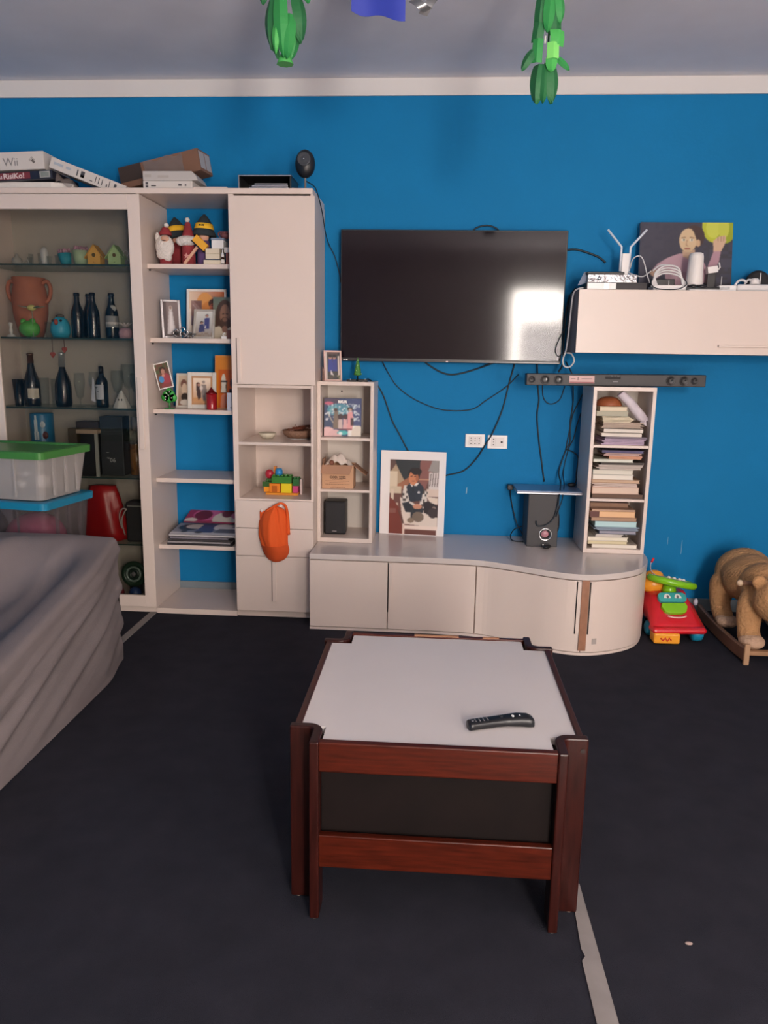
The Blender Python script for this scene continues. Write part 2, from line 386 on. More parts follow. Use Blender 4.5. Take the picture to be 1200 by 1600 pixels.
# ------------------------------------------------------------------ low bench with the curved end
front = [(-.632,-.57),(-.225,-.572),(.058,-.578),(.245,-.595),(.365,-.645),(.479,-.703),(.577,-.757),(.674,-.794),(.78,-.797),(.91,-.748),(1.02,-.665),(1.09,-.55),(1.125,-.42),(1.132,-.30),(1.132,-.15),(1.132,-.006)]
FP = [(p.x, p.y) for p in spline([Vector((*p, 0)) for p in front], 6)]
def inset(path, d):
    P = [Vector((*p, 0)) for p in path]; out = []
    for i in range(len(P)):
        t = (P[min(i+1, len(P)-1)]-P[max(i-1, 0)]).normalized(); out.append((P[i].x - t.y*d, P[i].y + t.x*d))
    return out
bn = thing('media_bench', 'long low cream media bench bulging into a rounded end at the right', 'bench', (.2,-.3,0))
MB().prism(FP+[(-.632,-.006)], .382, .411).build('top', M_BENCHTOP, bn, bev=.003)
MB().prism(inset(FP,.022)+[(-.632,-.006)], .014, .381).build('body', M_CREAM, bn)
MB().prism(inset(FP,.006)+[(-.632,-.006)], 0, .014).build('plinth', M_CREAM, bn)
MB().box(-.632,-.614,-.548,-.006,.016,.380).build('side_panel', M_CREAM, bn)
DP = inset(FP, .012)
def part_path(a, b, P=None):
    P = P or DP; pts = [p for p in P if p[0] > a+.002 and p[0] < b-.002 and p[1] < -.06 or (a < 1.0 < b and p[0] > 1.0 and p[1] < -.02)]
    def at(x):
        for p, q in zip(P, P[1:]):
            if (p[0]-x)*(q[0]-x) <= 0 and q[0] != p[0]: t = (x-p[0])/(q[0]-p[0]); return (x, p[1]+(q[1]-p[1])*t)
    return ([at(a)] if at(a) else []) + pts + ([at(b)] if at(b) and b < 1.1 else [])
for a, c in ((-.631,-.224),(-.219,.229),(.235,.732),(.737,1.2)):
    MB().strip(part_path(a, c), .018, .018, .377).build('door', M_CREAM, bn, bev=.001)
HP = inset(FP, -.001)
MB().strip(part_path(-.217,-.200, HP), .008, .126, .374).build('handle', M_CREAM, bn, bev=.001)
MB().strip(part_path(.705,.722, HP), .008, .112, .374).build('handle', M_CREAM, bn, bev=.001)
MB().strip(part_path(.767,.784, HP), .008, .112, .374).build('handle', M_CREAM, bn, bev=.001)
for x in (-.222, .7010, .7625): MB().strip(part_path(x, x+.004, inset(FP,.001)), .004, .112, .374).build('handle_groove', M_DARKGAP, bn)
MB().strip(part_path(.723,.759, inset(FP,-.006)), .0015, .03, .384).build('tape', mat('brown_packing_tape', '9c6f57', 0.3, var=0.12, vscale=30), bn, 'strip of brown packing tape over the meeting doors')
MB().strip(part_path(.790,.812, inset(FP,.0015)), .002, .06, .088).build('sticker_residue', mat('tape_residue', 'a99e98', 0.7), bn)

# ------------------------------------------------------------------ wall cabinet
wc = thing('wall_cabinet', 'long cream wall cabinet hung high at the right of the television', 'cabinet', (1.4,-.17,1.456))
cb = MB().box(.706,.722,-.314,-.003,1.457,1.766).box(2.084,2.10,-.314,-.003,1.457,1.766).box(.722,2.084,-.314,-.003,1.75,1.766).box(.722,2.084,-.314,-.003,1.457,1.473).box(.722,2.084,-.012,-.003,1.473,1.75)
cb.build('carcass', mat('dark_grey_carcass', '8d8a8e', 0.5), wc, 'darker grey carcass', bev=.001)
d = MB().box(.704,2.10,-.334,-.315,1.455,1.768).build('flap_door', M_CREAM, wc, bev=.0015)
MB().box(1.411,1.80,-.344,-.334,1.492,1.504).build('handle', M_CREAM, d, bev=.002)
MB().box(1.409,1.411,-.3345,-.334,1.492,1.504).build('handle_groove', M_DARKGAP, d)

# ------------------------------------------------------------------ television and soundbar
tv = thing('television', 'large black flat television hung on the blue wall', 'television', (.07,-.05,1.394))
MB().box(-.535,.672,-.088,-.045,1.394,2.087).build('housing', M_BLACK, tv, bev=.003)
MB().box(-.15,.30,-.045,-.004,1.6,1.9).build('wall_bracket', M_SOFT, tv)
scr = mat('tv_screen', '170e16', 0.085, spec=0.3)
MB().box(-.529,.666,-.0895,-.0885,1.412,2.081).build('screen', scr, tv)
MB().box(-.530,.667,-.0905,-.088,1.396,1.404).build('bottom_bezel', mat('tv_bezel', '3a3538', 0.25), tv, bev=.001)
MB().box(-.518,-.508,-.0912,-.0905,1.399,1.403).box(-.504,-.494,-.0912,-.0905,1.398,1.404).build('badge', M_WHITE, tv)
MB().box(.048,.060,-.0915,-.0905,1.396,1.402).build('status_light', mat('pink_led', 'd9b4b4', 0.3), tv)

sb = thing('soundbar', 'long black soundbar laid across the paper-filled bookcase', 'speaker', (.92,-.25,1.287), tilt=-.4)
b = MB(); b.box(-.452,.462,-.045,.035,.001,.062); body = b.build('body', mat('soundbar_grey', '2f2d30', 0.5), sb, world=False, bev=.004)
for k, x in enumerate((-.425,-.356,-.287,.285,.352,.405)):
    big = k in (1, 2, 3, 4); r = .024 if big else .019
    b = MB(); b.M = T((x,-.0455,.031)) @ Rx(90)
    b.lathe([(r,-.002),(r,.003),(r*.9,.004),(r*.75,.001),(.004,.001)], 20)
    dv = b.build('driver', M_BLACK, sb, world=False)
    b = MB(); b.M = T((x+(.006 if k else 0),-.048,.033)); b.ell((0,0,0), .005,.003,.005, 10, 6)
    b.build('dust_cap', M_WHITE if k in (1, 2) else M_SOFT, dv, world=False)
b = MB().box(-.232,-.103,-.0462,-.045,.014,.052); st = b.build('sticker', mat('pinkish_sticker', 'd8b4b0', 0.6), sb, 'pinkish label sticker', world=False)
MB().box(-.230,-.105,-.0467,-.0461,.014,.022).build('sticker_band', mat('sticker_red', 'a5686a', 0.6), st, world=False)
MB().box(-.224,-.200,-.0467,-.0461,.036,.039).box(-.19,-.185,-.0467,-.0461,.030,.046).box(-.17,-.115,-.0467,-.0461,.036,.039).build('sticker_lines', mat('sticker_ink', '8d7470', 0.6), st, world=False)
MB().box(-.048,.030,-.0458,-.045,.036,.050).build('display', M_SOFT, sb, world=False, bev=.002)
for x, z, w in ((-.022,.052,.012),(-.002,.052,.006),(.012,.052,.012),(-.008,.022,.026)):
    MB().box(x,x+w,-.0462,-.0455,z,z+.003).build('marking', mat('grey_ink', '8a888a', 0.5), sb, world=False)

# ------------------------------------------------------------------ coffee table
m_wood = mat('mahogany', '421408', 0.32, var=0.4, vscale=9, stretch=(1.2,14,14), spec=0.3)
m_woodv = mat('mahogany_upright', '2c0e0a', 0.34, var=0.4, vscale=9, stretch=(14,14,1.0), spec=0.3)
m_woodd = mat('dark_table_panel', '120b0a', 0.6, var=0.25, vscale=10, spec=0.15)
ct = thing('coffee_table', 'square mahogany coffee table with white top and notched corners', 'table', (.028,-2.30,0))
MB().prism([(-.255,-2.668),(.308,-2.668),(.308,-2.598),(.382,-2.598),(.382,-2.008),(.308,-2.008),(.308,-1.932),(-.255,-1.932),(-.255,-2.008),(-.328,-2.008),(-.328,-2.598),(-.255,-2.598)], .462, .482).build('tabletop', mat('white_laminate_top', 'd3ccca', 0.38, var=0.02, vscale=5), ct, 'white laminate top')
def corner(sx, sy):
    P = [(.374,.305)] + [(.30+.0 + .028 - .028*math.sin(a) , .305+.028-.028*math.cos(a)) for a in np.linspace(0, PI/2, 6)] + [(.30,.398)]
    P = [(.374,.305),(.326,.305)] + [(.326-.026*math.sin(a), .331-.026*math.cos(a)) for a in np.linspace(.15, PI/2, 6)] + [(.300,.398)]
    return [(.028+sx*x, -2.30+sy*y) for x, y in P]
for sx in (-1, 1):
    for sy in (-1, 1): MB().strip(corner(sx, sy), .024, .004, .490).build('leg', m_woodv, ct, bev=.004)
for sx in (-1, 1):
    for sy in (-1, 1):
        for x, y in ((.355,.305),(.300,.385)): MB().cyl((.028+sx*x,-2.30+sy*y,0),(.028+sx*x,-2.30+sy*y,.004),.007,n=10).build('glide', mat('pale_glide', '9c8f86', 0.5), ct)
for sy in (-1, 1):
    y = -2.30+sy*.380
    for z0, z1 in ((.408,.487),(.147,.236)):
        MB().box(-.262,.318,y-.010,y+.010,z0,z1).build('rail', m_wood, ct, bev=.003)
for sx in (-1, 1):
    x = .028+sx*.356
    for z0, z1 in ((.408,.487),(.147,.236)):
        MB().box(x-.009,x+.009,-2.596,-2.004,z0,z1).build('side_rail', mat('mahogany_side', '3a1208', 0.32, var=0.4, vscale=9, stretch=(14,1.2,14), spec=0.3), ct, bev=.003)
MB().box(-.258,.314,-2.662,-2.650,.16,.458).build('inner_panel', m_woodd, ct, 'dark recessed panel between the front rails')
MB().box(-.258,.314,-1.950,-1.938,.16,.458).build('inner_panel', m_woodd, ct)
MB().box(-.330,-.318,-2.59,-2.01,.16,.458).build('inner_panel', m_woodd, ct)
MB().box(.374,.386,-2.59,-2.01,.16,.458).build('inner_panel', m_woodd, ct)
MB().box(-.05,.10,-1.929,-1.913,.4868,.4882).build('worn_edge', mat('worn_light_wood', 'c08a66', 0.5, var=.1), ct, 'worn pale stretch of the far rail')
MB().box(.18,.235,-1.929,-1.913,.4868,.4882).build('worn_edge', mat('worn_light_wood'), ct)
for x in (.388,): MB().cyl((x,-2.6185,.458),(x,-2.6165,.458),.006,n=12).build('screw_cap', M_DARKGAP, ct)

rm = thing('remote_control', 'curved black remote control lying on the white coffee table top', 'remote control', (.188,-2.553,.482), 15)
secs = [(-.086,.000,.014,.010),(-.082,-.001,.017,.011),(-.05,.004,.0175,.011),(-.01,.008,.0175,.011),(.02,.008,.019,.012),(.05,.003,.0215,.014),(.075,-.004,.0215,.014),(.084,-.006,.0185,.012),(.0865,-.007,.013,.008)]
S = []
for i in range(len(secs)-1):
    for k in range(4): t_ = k/4; S.append([a+(c-a)*t_ for a, c in zip(secs[i], secs[i+1])])
S.append(secs[-1])
b = MB(); n = 20
def se(a, p=.6): return math.copysign(abs(math.cos(a))**p, math.cos(a)), math.copysign(abs(math.sin(a))**p, math.sin(a))
v = []; f = []
for x, y, w, hh in S:
    for k in range(n):
        cx, cz = se(2*PI*k/n); v.append((x, y+w*cx, hh+hh*cz))
for i in range(len(S)-1):
    for k in range(n): f.append((i*n+k, i*n+(k+1)%n, (i+1)*n+(k+1)%n, (i+1)*n+k))
f.append(list(range(n))); f.append([(len(S)-1)*n+k for k in range(n)])
b.add(v, f, True).build('body', mat('remote_black', '141418', 0.35), rm, world=False)
for x, y in ((.034,.002),(.052,.000)):
    MB().ell((x,y,.0262), .0038,.006,.0022, 12, 6).build('button', M_WHITE, rm, 'white rocker button', world=False)
for i in range(4):
    for j in range(3): MB().ell((-.066+i*.011, -.004+j*.007+i*.001, .0218), .0025,.0022,.0012, 8, 5).build('button', mat('grey_button', '6a686c', 0.5), rm, world=False)
MB().ell((-.074,0,.0215), .004,.004,.0015, 10, 5).build('button', mat('grey_button'), rm, world=False)
MB().ell((.006,.010,.0225), .006,.006,.0015, 12, 5).build('button', M_SOFT, rm, world=False)

# ------------------------------------------------------------------ sofa under a grey cover
def sofa():
    m = mat('grey_sofa_cover', '756b6b', 0.9, bump=0.15, bscale=300, var=0.05, vscale=4)
    t = thing('sofa', 'low sofa hidden under a loose creased grey cover at the left edge', 'sofa', (-2.0,-2.1,0))
    def arm(y): return float(np.interp(-y, [1.05, 1.3, 2.16, 3.2], [.598, .548, .372, .20]))
    def sm(a, b_, x): q = min(1, max(0, (x-a)/(b_-a))); return q*q*(3-2*q)
    XR_, YB = -1.40, -1.055
    ny, nx, ns = 110, 46, 26
    rows = []
    ys = list(-1.055 - 2.15*(np.linspace(0, 1, ny)**1.25))
    def topz(x, y):
        za = arm(y); back = 1-sm(.10, .42, YB-y+0.05*math.sin(x*7))
        seat = min(.40, za-.02) - .10*sm(.15, .8, YB-y)
        seat += .012*math.sin(x*23+y*3)*sm(.05, .2, YB-y)*(1-sm(.5, 1.1, YB-y)) + .010*math.sin((x*1.0-y)*17)*sm(.1, .4, YB-y)
        z = seat + (.600-seat)*back
        ridge = sm(-1.66, -1.47, x)
        z = z + (za-z)*ridge if za > z else z*(1-ridge)+za*ridge
        fold = .014*math.exp(-((x+1.60+.25*(YB-y))/.03)**2)*sm(.02, .2, YB-y)
        fold += .018*math.exp(-((x+1.80+.35*(YB-y))/.035)**2)*sm(.02, .25, YB-y) + .014*math.exp(-((x+1.97+.15*(YB-y))/.03)**2)*sm(.02, .25, YB-y)
        return z + fold
    v = []
    for y in ys:
        e = min(1, (YB-y)/.035); drop = .035*(1-math.sqrt(max(0, 1-(1-e)**2)))
        xr = XR_ + .03*sm(-1.0, -2.6, -0) - .028*(1-math.sqrt(max(0, 1-(1-e)**2))) - .03*sm(.35, 0, YB-y)
        row = []
        for i in range(nx+1):
            x = -2.66 + (xr-.03+2.66)*(i/nx); row.append((x, y, topz(x, y)-drop))
        zt = topz(xr-.03, y)-drop
        for k in range(1, 7):
            a = PI/2*k/6; row.append((xr-.03+.03*math.sin(a), y, zt-.03*(1-math.cos(a))))
        z0 = zt-.03
        for k in range(1, ns+1):
            q = k/ns; z = z0*(1-q)+.006*q
            s_ = (YB-y)*.34 + z
            d_ = .010*math.sin(s_*38)*math.sin(q*PI) + .006*math.sin(s_*71+1.3)*math.sin(q*PI)
            d_ += .014*math.exp(-((z-(zt-.055-.05*(YB-y)))/.012)**2)
            d_ += .012*math.exp(-((z-(zt-.115-.02*(YB-y)))/.016)**2)*sm(.1, .5, YB-y)
            d_ += .02*q*sm(0, .3, YB-y)
            row.append((xr+d_, y, z))
        v.append(row)
    W_ = len(v[0]); vs_ = [p for r in v for p in r]; fs = [(j*W_+i, j*W_+i+1, (j+1)*W_+i+1, (j+1)*W_+i) for j in range(len(v)-1) for i in range(W_-1)]
    b = MB(); b.add(vs_, fs, True)
    # rear face
    r0 = v[0]; bot = [(p[0], p[1]-0.0, .006) for p in r0]
    b.add(r0+bot, [(i, i+1, W_+i+1, W_+i) for i in range(W_-1)], False)
    b.build('cover', m, t)
sofa()

# ------------------------------------------------------------------ storage bins behind the sofa
def bin_(label, z0, h, lidcol, plastic, lidname):
    t = thing('storage_bin', label, 'storage box', (-2.10,-.805,z0), -8)
    w, d = .345, .19
    def tub(r, zz):
        out = []
        for sx, sy, a0 in ((1,1,0),(-1,1,PI/2),(-1,-1,PI),(1,-1,1.5*PI)):
            for a in np.linspace(a0, a0+PI/2, 5): out.append((sx*(w-r-.03)+.03*math.cos(a), sy*(d-r-.03)+.03*math.sin(a), zz))
        return out
    rings = [tub(.030, .002), tub(.004, h-.03), tub(.0, h-.028), tub(.0, h-.012)]
    n = len(rings[0]); b = MB()
    b.add([p for r in rings for p in r], [(i*n+k, i*n+(k+1)%n, (i+1)*n+(k+1)%n, (i+1)*n+k) for i in range(3) for k in range(n)]+[tuple(range(n))], False)
    b.build('tub', plastic, t, world=False)
    for y in (-.09, 0, .09): MB().box(w-.012, w-.002, y-.008, y+.008, .02, h-.032).build('rib', plastic, t, world=False)
    for x in (.04, .20): MB().box(x-.004, x+.004, -d+.0, -d+.008, .02, h-.032).build('rib', plastic, t, world=False)
    b = MB(); rr = [tub(-.012, h-.036), tub(-.014, h-.004), tub(-.004, h), tub(.02, h), tub(.03, h-.008)]
    b.add([p for r in rr for p in r], [(i*n+k, i*n+(k+1)%n, (i+1)*n+(k+1)%n, (i+1)*n+k) for i in range(4) for k in range(n)]+[tuple(4*n+k for k in range(n))], False)
    b.build('lid', mat(lidname, lidcol, 0.4), t, lidname.replace('_', ' '), world=False)
    return t
m_tub1 = milky('milky_tub', 'b9b2ae', .62); m_tub2 = milky('smoky_tub', '6f6668', .35)
bin_('translucent storage box with smoky lower tub at the bottom of the stack behind the sofa', 0.0, .335, '6a6a70', m_tub2, 'grey_lid')
bin_('smoky translucent storage box with bright blue lid, second from top of the stack', .336, .395, '187c9f', m_tub2, 'bright_blue_lid')
bin_('milky translucent storage box with green lid on top of the blue-lidded box', .732, .235, '42803a', m_tub1, 'green_lid')
b = MB(); b.ell((-1.93,-.86,.53), .145,.12,.12, 20, 12); b.build('folded_cloth', mat('pink_cloth', '9a3a58', 0.9, bump=.4, bscale=30), None, 'pink cloth bundled inside the blue-lidded storage box', cat='cloth')
b = MB(); b.ell((-2.22,-.85,.54), .135,.12,.15, 20, 12); nb = b.build('bag', mat('navy_bag', '20222f', 0.7), None, 'dark navy bag inside the blue-lidded storage box', cat='bag')
MB().box(-2.20,-2.09,-.976,-.970,.605,.645).build('label_patch', mat('pale_label', 'c8c0bc', 0.6), nb, 'pale label patch'); MB().box(-2.19,-2.10,-.9775,-.975,.622,.628).build('label_line', mat('sticker_red'), nb)
for i, (x, z, r) in enumerate(((-1.845,.815,.036),(-1.945,.80,.022),(-1.92,.85,.016))):
    MB().ell((x,-.93,z), r,r,r, 14, 10).build('ball', M_PAPER, None, ['large white ball pressed against the front of the green-lidded box', 'middle-sized white ball inside the green-lidded box', 'smallest white ball inside the green-lidded box'][i], cat='ball', group='white balls in the top storage box')

# ------------------------------------------------------------------ inside the glass cabinet
Z1, Z2, Z3, Z4, Z5 = 1.868, 1.492, 1.121, .745, .372
YG = -.19
def vessel(name, label, cat, prof, loc, m, n=20, group=None):
    t = MB().lathe(prof, n, loc, cap=False).build(name, m, None, label, cat=cat, group=group); return t
# top glass shelf
def small_glass(x, y, z, r, h, label, grp):
    return vessel('drinking_glass', label, 'glass', [(.001,.002),(r*.75,.0),(r*.8,.004),(r,h),(r*.93,h),(r*.72,.006)], (x,y,z), M_GLASSWARE, 16, grp)
for i, x in enumerate((-2.215, -2.185, -2.155, -2.085, -2.06)):
    small_glass(x, -.20-(i % 2)*.04, Z1, .013, .05+.01*(i % 3), 'tiny clear shot glass, %s from the left on the top glass shelf' % ['first','second','third','fourth','fifth'][i], 'shot glasses on the top glass shelf')
t = thing('oil_lamp_figurine', 'small grey teapot-like ornament at the left of the top glass shelf', 'ornament', (-2.28,-.21,Z1))
MB().lathe([(.001,0),(.022,.002),(.03,.02),(.024,.04),(.01,.05),(.007,.062),(.001,.066)], 18).build('pot', mat('grey_ceramic', 'a8a29c', 0.4), t, world=False)
b = MB(); b.tube([(.024,0,.012),(.055,0,.032),(.068,0,.014)], .005, 8, smoothn=5); b.build('spout', mat('grey_ceramic'), t, world=False)
t = thing('white_vase', 'narrow white bottle-shaped vase among the shot glasses', 'vase', (-2.125,-.21,Z1))
MB().lathe([(.001,0),(.016,.001),(.019,.03),(.021,.07),(.016,.088),(.008,.098),(.001,.1)], 18).build('body', mat('pale_porcelain', 'c9c5c2', 0.3), t, world=False)
def bonbon_pot(x, label, col, tilt, z=Z1, s=1.0):
    t = thing('sweet_pot', label, 'pot', (x,-.21,z), 0, tilt=tilt)
    MB().lathe([(.001,0),(.026*s,.0),(.040*s,.075*s),(.036*s,.075*s),(.024*s,.006)], 20, cap=False).build('pot', mat('pot_'+col, col, 0.6), t, world=False)
    b = MB(); random.seed(int(-x*1000))
    for k in range(26): 
        a, r = random.uniform(0, 6.28), random.uniform(.004,.032)*s
        b.ell((r*math.cos(a), r*math.sin(a), .072*s+random.uniform(0,.02)), .008,.007,.011, 7, 5)
    o = b.build('sweets', mat('pink_sweets', 'b8899a', 0.4, var=.4, vscale=60), t, 'pink wrapped sweets', world=False); o['kind'] = 'stuff'
bonbon_pot(-2.005, 'leaning turquoise pot of pink sweets on the top glass shelf', '2f8fa0', -8, s=.9)
bonbon_pot(-1.925, 'pale green pot of pink sweets beside the yellow birdhouse', 'a9bd9a', 0, s=1.1)
def birdhouse(x, label, col, roofc, loop=False):
    t = thing('birdhouse', label, 'birdhouse', (x,-.21,Z1)); w, h, hp, d = .034, .062, .112, .03
    MB().prism([(-w,0),(w,0),(w,h),(0,hp-.008),(-w,h)], -d, d, 'y').build('body', mat('wood_'+col, col, 0.7), t, world=False)
    for s_ in (-1, 1):
        b = MB(); b.prism([(0,hp),(s_*.050,h-.022+.006),(s_*.050,h-.022-.0),(0,hp-.008)], -d-.006, d+.006, 'y'); b.build('roof_board', mat('wood_'+roofc, roofc, 0.7), t, world=False)
    b = MB(); b.M = T((0,-d-.001,.058)) @ Rx(90); b.lathe([(.001,0),(.010,0),(.010,.001)], 18); b.build('entrance_hole', mat('hole_'+col, '6b5526', 0.9), t, world=False)
    MB().cyl((0,-d,.022),(0,-d-.010,.022),.002,n=8).build('perch', mat('wood_'+roofc), t, world=False)
    if loop:
        b = MB(); b.tube([(.045,0,.045),(.038,0,.075),(.055,0,.085),(.066,0,.07),(.058,0,.045),(.085,0,.012)], .0012, 6, smoothn=5); b.build('cord', M_WCABLE, t, world=False)
birdhouse(-1.84, 'little yellow wooden birdhouse on the top glass shelf', 'e0a94f', 'd79f45')
birdhouse(-1.728, 'little pale green wooden birdhouse with a cord at the right', 'b3cc8f', '9fba7f', True)
# second glass shelf
t = thing('terracotta_jar', 'large terracotta jar with two handles on the second glass shelf', 'jar', (-2.262,-.138,Z2))
mt = mat('terracotta', 'b06a50', 0.75, var=.12, vscale=6)
MB().lathe([(.001,0),(.056,.002),(.074,.05),(.090,.13),(.094,.21),(.086,.265),(.078,.292),(.088,.322),(.084,.324),(.072,.292)], 28, cap=False).build('body', mt, t, world=False)
for s_ in (-1, 1):
    b = MB(); b.tube([(s_*.076,0,.295),(s_*.105,0,.305),(s_*.122,0,.27),(s_*.114,0,.22),(s_*.090,0,.19)], .011, 10, smoothn=5); b.build('handle', mt, t, world=False)
t = thing('moneybox', 'round green animal money box in front of the terracotta jar', 'money box', (-2.215,-.25,Z2))
mg = mat('green_toy', '58a848', 0.5)
b = MB(); b.ell((0,0,.045), .055,.048,.045, 22, 14); b.build('body', mg, t, world=False)
b = MB(); b.ell((-.028,-.01,.082), .016,.014,.018, 12, 8); b.ell((.024,-.01,.084), .016,.014,.018, 12, 8); b.build('ears', mg, t, world=False)
t = thing('pinwheel_flower', 'small yellow artificial flower on a thin stem beside the green money box', 'flower', (-2.18,-.28,Z2))
MB().cyl((0,0,.003),(0,0,.15),.0018,n=8).build('stem', mat('pale_stem', '98a08c', 0.5), t, world=False)
b = MB(); b.lathe([(.001,0),(.014,0),(.014,.003),(.001,.004)], 14); b.build('base', mat('pale_stem'), t, world=False)
b = MB(); b.ell((0,0,.155), .024,.020,.016, 16, 10); b.build('bloom', mat('dull_yellow', 'd2c878', 0.6), t, world=False)
b = MB()
for a in (20, 75, 150, 200, 330): b.M = T((0,0,.150)) @ Rz(a) @ Ry(-12); b.ell((.042,0,0), .030,.009,.003, 10, 6)
b.build('leaves', mat('grey_green_leaf', '7c8676', 0.6), t, world=False)
t = thing('moneybox', 'round blue bird-shaped money box with a red beak', 'money box', (-2.042,-.25,Z2)); mb_ = mat('blue_toy', '35a0bf', 0.45)
b = MB(); b.lathe([(.001,0),(.040,.001),(.052,.03),(.050,.065),(.038,.095),(.02,.11),(.001,.114)], 24); b.build('body', mb_, t, world=False)
b = MB(); b.ell((0,-.047,.082), .011,.012,.016, 10, 6); b.build('beak', mat('red_beak', 'b34a3a', 0.5), t, world=False)
b = MB()
for s_ in (-1, 1): b.ell((s_*.022,-.038,.090), .008,.005,.006, 10, 6)
b.build('eyes', M_BLACK, t, world=False)
b = MB(); b.ell((0,0,.116), .022,.022,.010, 12, 6); b.build('tuft', mat('dull_brown', '5f5448', 0.8), t, world=False)
vessel('drinking_glass', 'clear tumbler between the two money boxes on the second glass shelf', 'glass', [(.001,.002),(.028,0),(.032,.085),(.030,.085),(.026,.006)], (-2.11,-.22,Z2), M_GLASSWARE, 18)
t = thing('candle_holder', 'small pale turned candle holder at the left of the second glass shelf', 'candlestick', (-2.315,-.26,Z2))
MB().lathe([(.001,0),(.026,.001),(.022,.010),(.008,.018),(.012,.035),(.007,.05),(.012,.07),(.009,.078),(.001,.08)], 18).build('stem', mat('pale_porcelain'), t, world=False)
def beer(x, label, y=-.24, h=.238, lab=None, band=None):
    t = thing('bottle', label, 'bottle', (x,y,Z2), 0, 'dark bottles on the second glass shelf'); k = h/.238
    MB().lathe([(.001,0),(.032,.001),(.034,.008),(.034,.125*k),(.031,.145*k),(.018,.18*k),(.0145,.195*k),(.0135,.222*k),(.015,.224*k),(.015,.232*k),(.001,.232*k)], 24).build('body', M_BOTTLE, t, world=False)
    MB().lathe([(.0155,.222*k),(.0165,.226*k),(.015,.238*k),(.001,.238*k)], 20).build('cap', mat('dark_cap', '26262c', 0.35, .6), t, world=False)
    if lab:
        MB().lathe([(.0345,.06),(.0347,.061),(.0347,.118),(.0345,.119)], 24, cap=False).build('label', mat('grey_label', '8b8a8a', 0.6), t, 'grey paper label', world=False)
        MB().lathe([(.0347,.075),(.035,.076),(.035,.086),(.0347,.087)], 24, cap=False).build('label_band', mat('pale_label'), t, world=False)
        b = MB(); b.ell((.012,-.018,.158), .022,.006,.018, 10, 6); b.build('tag', mat('pale_tag', 'a6a49e', 0.6), t, 'pale paper tag at the neck', world=False)
beer(-1.948, 'plain dark bottle nearest the blue bird money box')
beer(-1.912, 'dark bottle half hidden behind its neighbour, second in the row', y=-.175)
beer(-1.848, 'dark bottle in the middle pair, standing to the front', y=-.27)
beer(-1.757, 'dark bottle with a grey label and a paper tag at its neck', lab=True)
t = thing('sweet_bag', 'small pink gift pouch tied with a white ribbon at the right end', 'pouch', (-1.685,-.24,Z2))
MB().lathe([(.001,0),(.034,.002),(.038,.03),(.030,.052),(.012,.058)], 18).build('pouch', mat('pink_tulle', 'c79aa4', 0.7, bump=.5, bscale=60), t, world=False)
b = MB()
for a in range(0, 360, 40): b.M = T((0,0,.058)) @ Rz(a) @ Ry(-38); b.ell((.024,0,0), .022,.008,.003, 8, 5)
b.build('ribbon', mat('pale_ribbon', 'd8ccc6', 0.6), t, world=False)
# hanging charms under the second shelf
for i, (x, l_) in enumerate(((-2.085,.072),(-2.018,.045))):
    t = thing('hanging_heart', ['lower red heart charm hanging on a cord under the second glass shelf', 'higher red heart charm hanging on a cord under the second glass shelf'][i], 'charm', (x,-.27,Z2-.008-l_), 0, 'red charms under the second glass shelf')
    MB().cyl((0,0,0),(0,0,l_),.0014,n=6).build('cord', mat('dark_cord', '5a3430', 0.7), t, world=False)
    b = MB(); b.ell((-.006,0,-.006), .010,.006,.010, 10, 6); b.ell((.006,0,-.006), .010,.006,.010, 10, 6); b.M = Ry(0); b.prism([(-.014,-.008),(.014,-.008),(0,-.028)], -.004,.004,'y'); b.build('heart', mat('dull_red', 'a2483e', 0.6), t, world=False)
# third glass shelf
def wine(x, label, h, r, y=-.25, shape='bordeaux', foil='1b1414', lab=None, z=Z3):
    t = thing('wine_bottle', label, 'bottle', (x,y,z), 0, 'wine bottles on the third glass shelf')
    if shape == 'burgundy': prof = [(.001,0),(r*.96,.001),(r,.01),(r,h*.42),(r*.8,h*.55),(r*.5,h*.68),(r*.36,h*.80),(r*.34,h*.94),(r*.40,h*.945),(r*.40,h*.98),(.001,h*.98)]
    elif shape == 'spumante': prof = [(.001,0),(r*.9,.001),(r,.02),(r*1.0,h*.32),(r*.96,h*.42),(r*.75,h*.54),(r*.48,h*.64),(r*.34,h*.72),(r*.32,h*.93),(r*.38,h*.94),(r*.38,h*.97),(.001,h*.97)]
    else: prof = [(.001,0),(r*.96,.001),(r,.008),(r,h*.58),(r*.9,h*.66),(r*.5,h*.74),(r*.38,h*.80),(r*.37,h*.97),(.001,h*.97)]
    MB().lathe(prof, 24).build('body', M_BOTTLE, t, world=False)
    f0 = {'burgundy': .80, 'spumante': .66, 'bordeaux': .78}[shape]
    fp = [(p[0]*1.04+.0006, p[1]) for p in prof if p[1] >= h*f0 and p[0] > .002]
    MB().lathe(fp+[(.001, h*.99)], 24).build('foil', mat('foil_'+foil, foil, 0.3, 0.7 if shape == 'spumante' else 0.3), t, world=False)
    if lab:
        a0, a1, z0, z1, c = lab
        v = []; nn = 10
        for zz in (z0, z1):
            for k in range(nn+1):
                a = R(a0+(a1-a0)*k/nn); v.append(((r+.0012)*math.sin(a), -(r+.0012)*math.cos(a), zz))
        MB().add(v, [(k, k+1, nn+2+k, nn+1+k) for k in range(nn)], True).build('label', mat('label_'+c, c, 0.6), t, 'pale paper label', world=False)
    return t
wine(-2.225, 'sloping dark wine bottle with a cream label and bronze neck foil', .292, .043, shape='burgundy', foil='5a3b28', lab=(-5, 75, .045, .098, 'b9b0a2'))
wine(-2.048, 'dark sparkling wine bottle with shiny silver foil on its neck', .300, .044, shape='spumante', foil='c9c8c6', lab=(-75, -25, .035, .08, '3a3c40'))
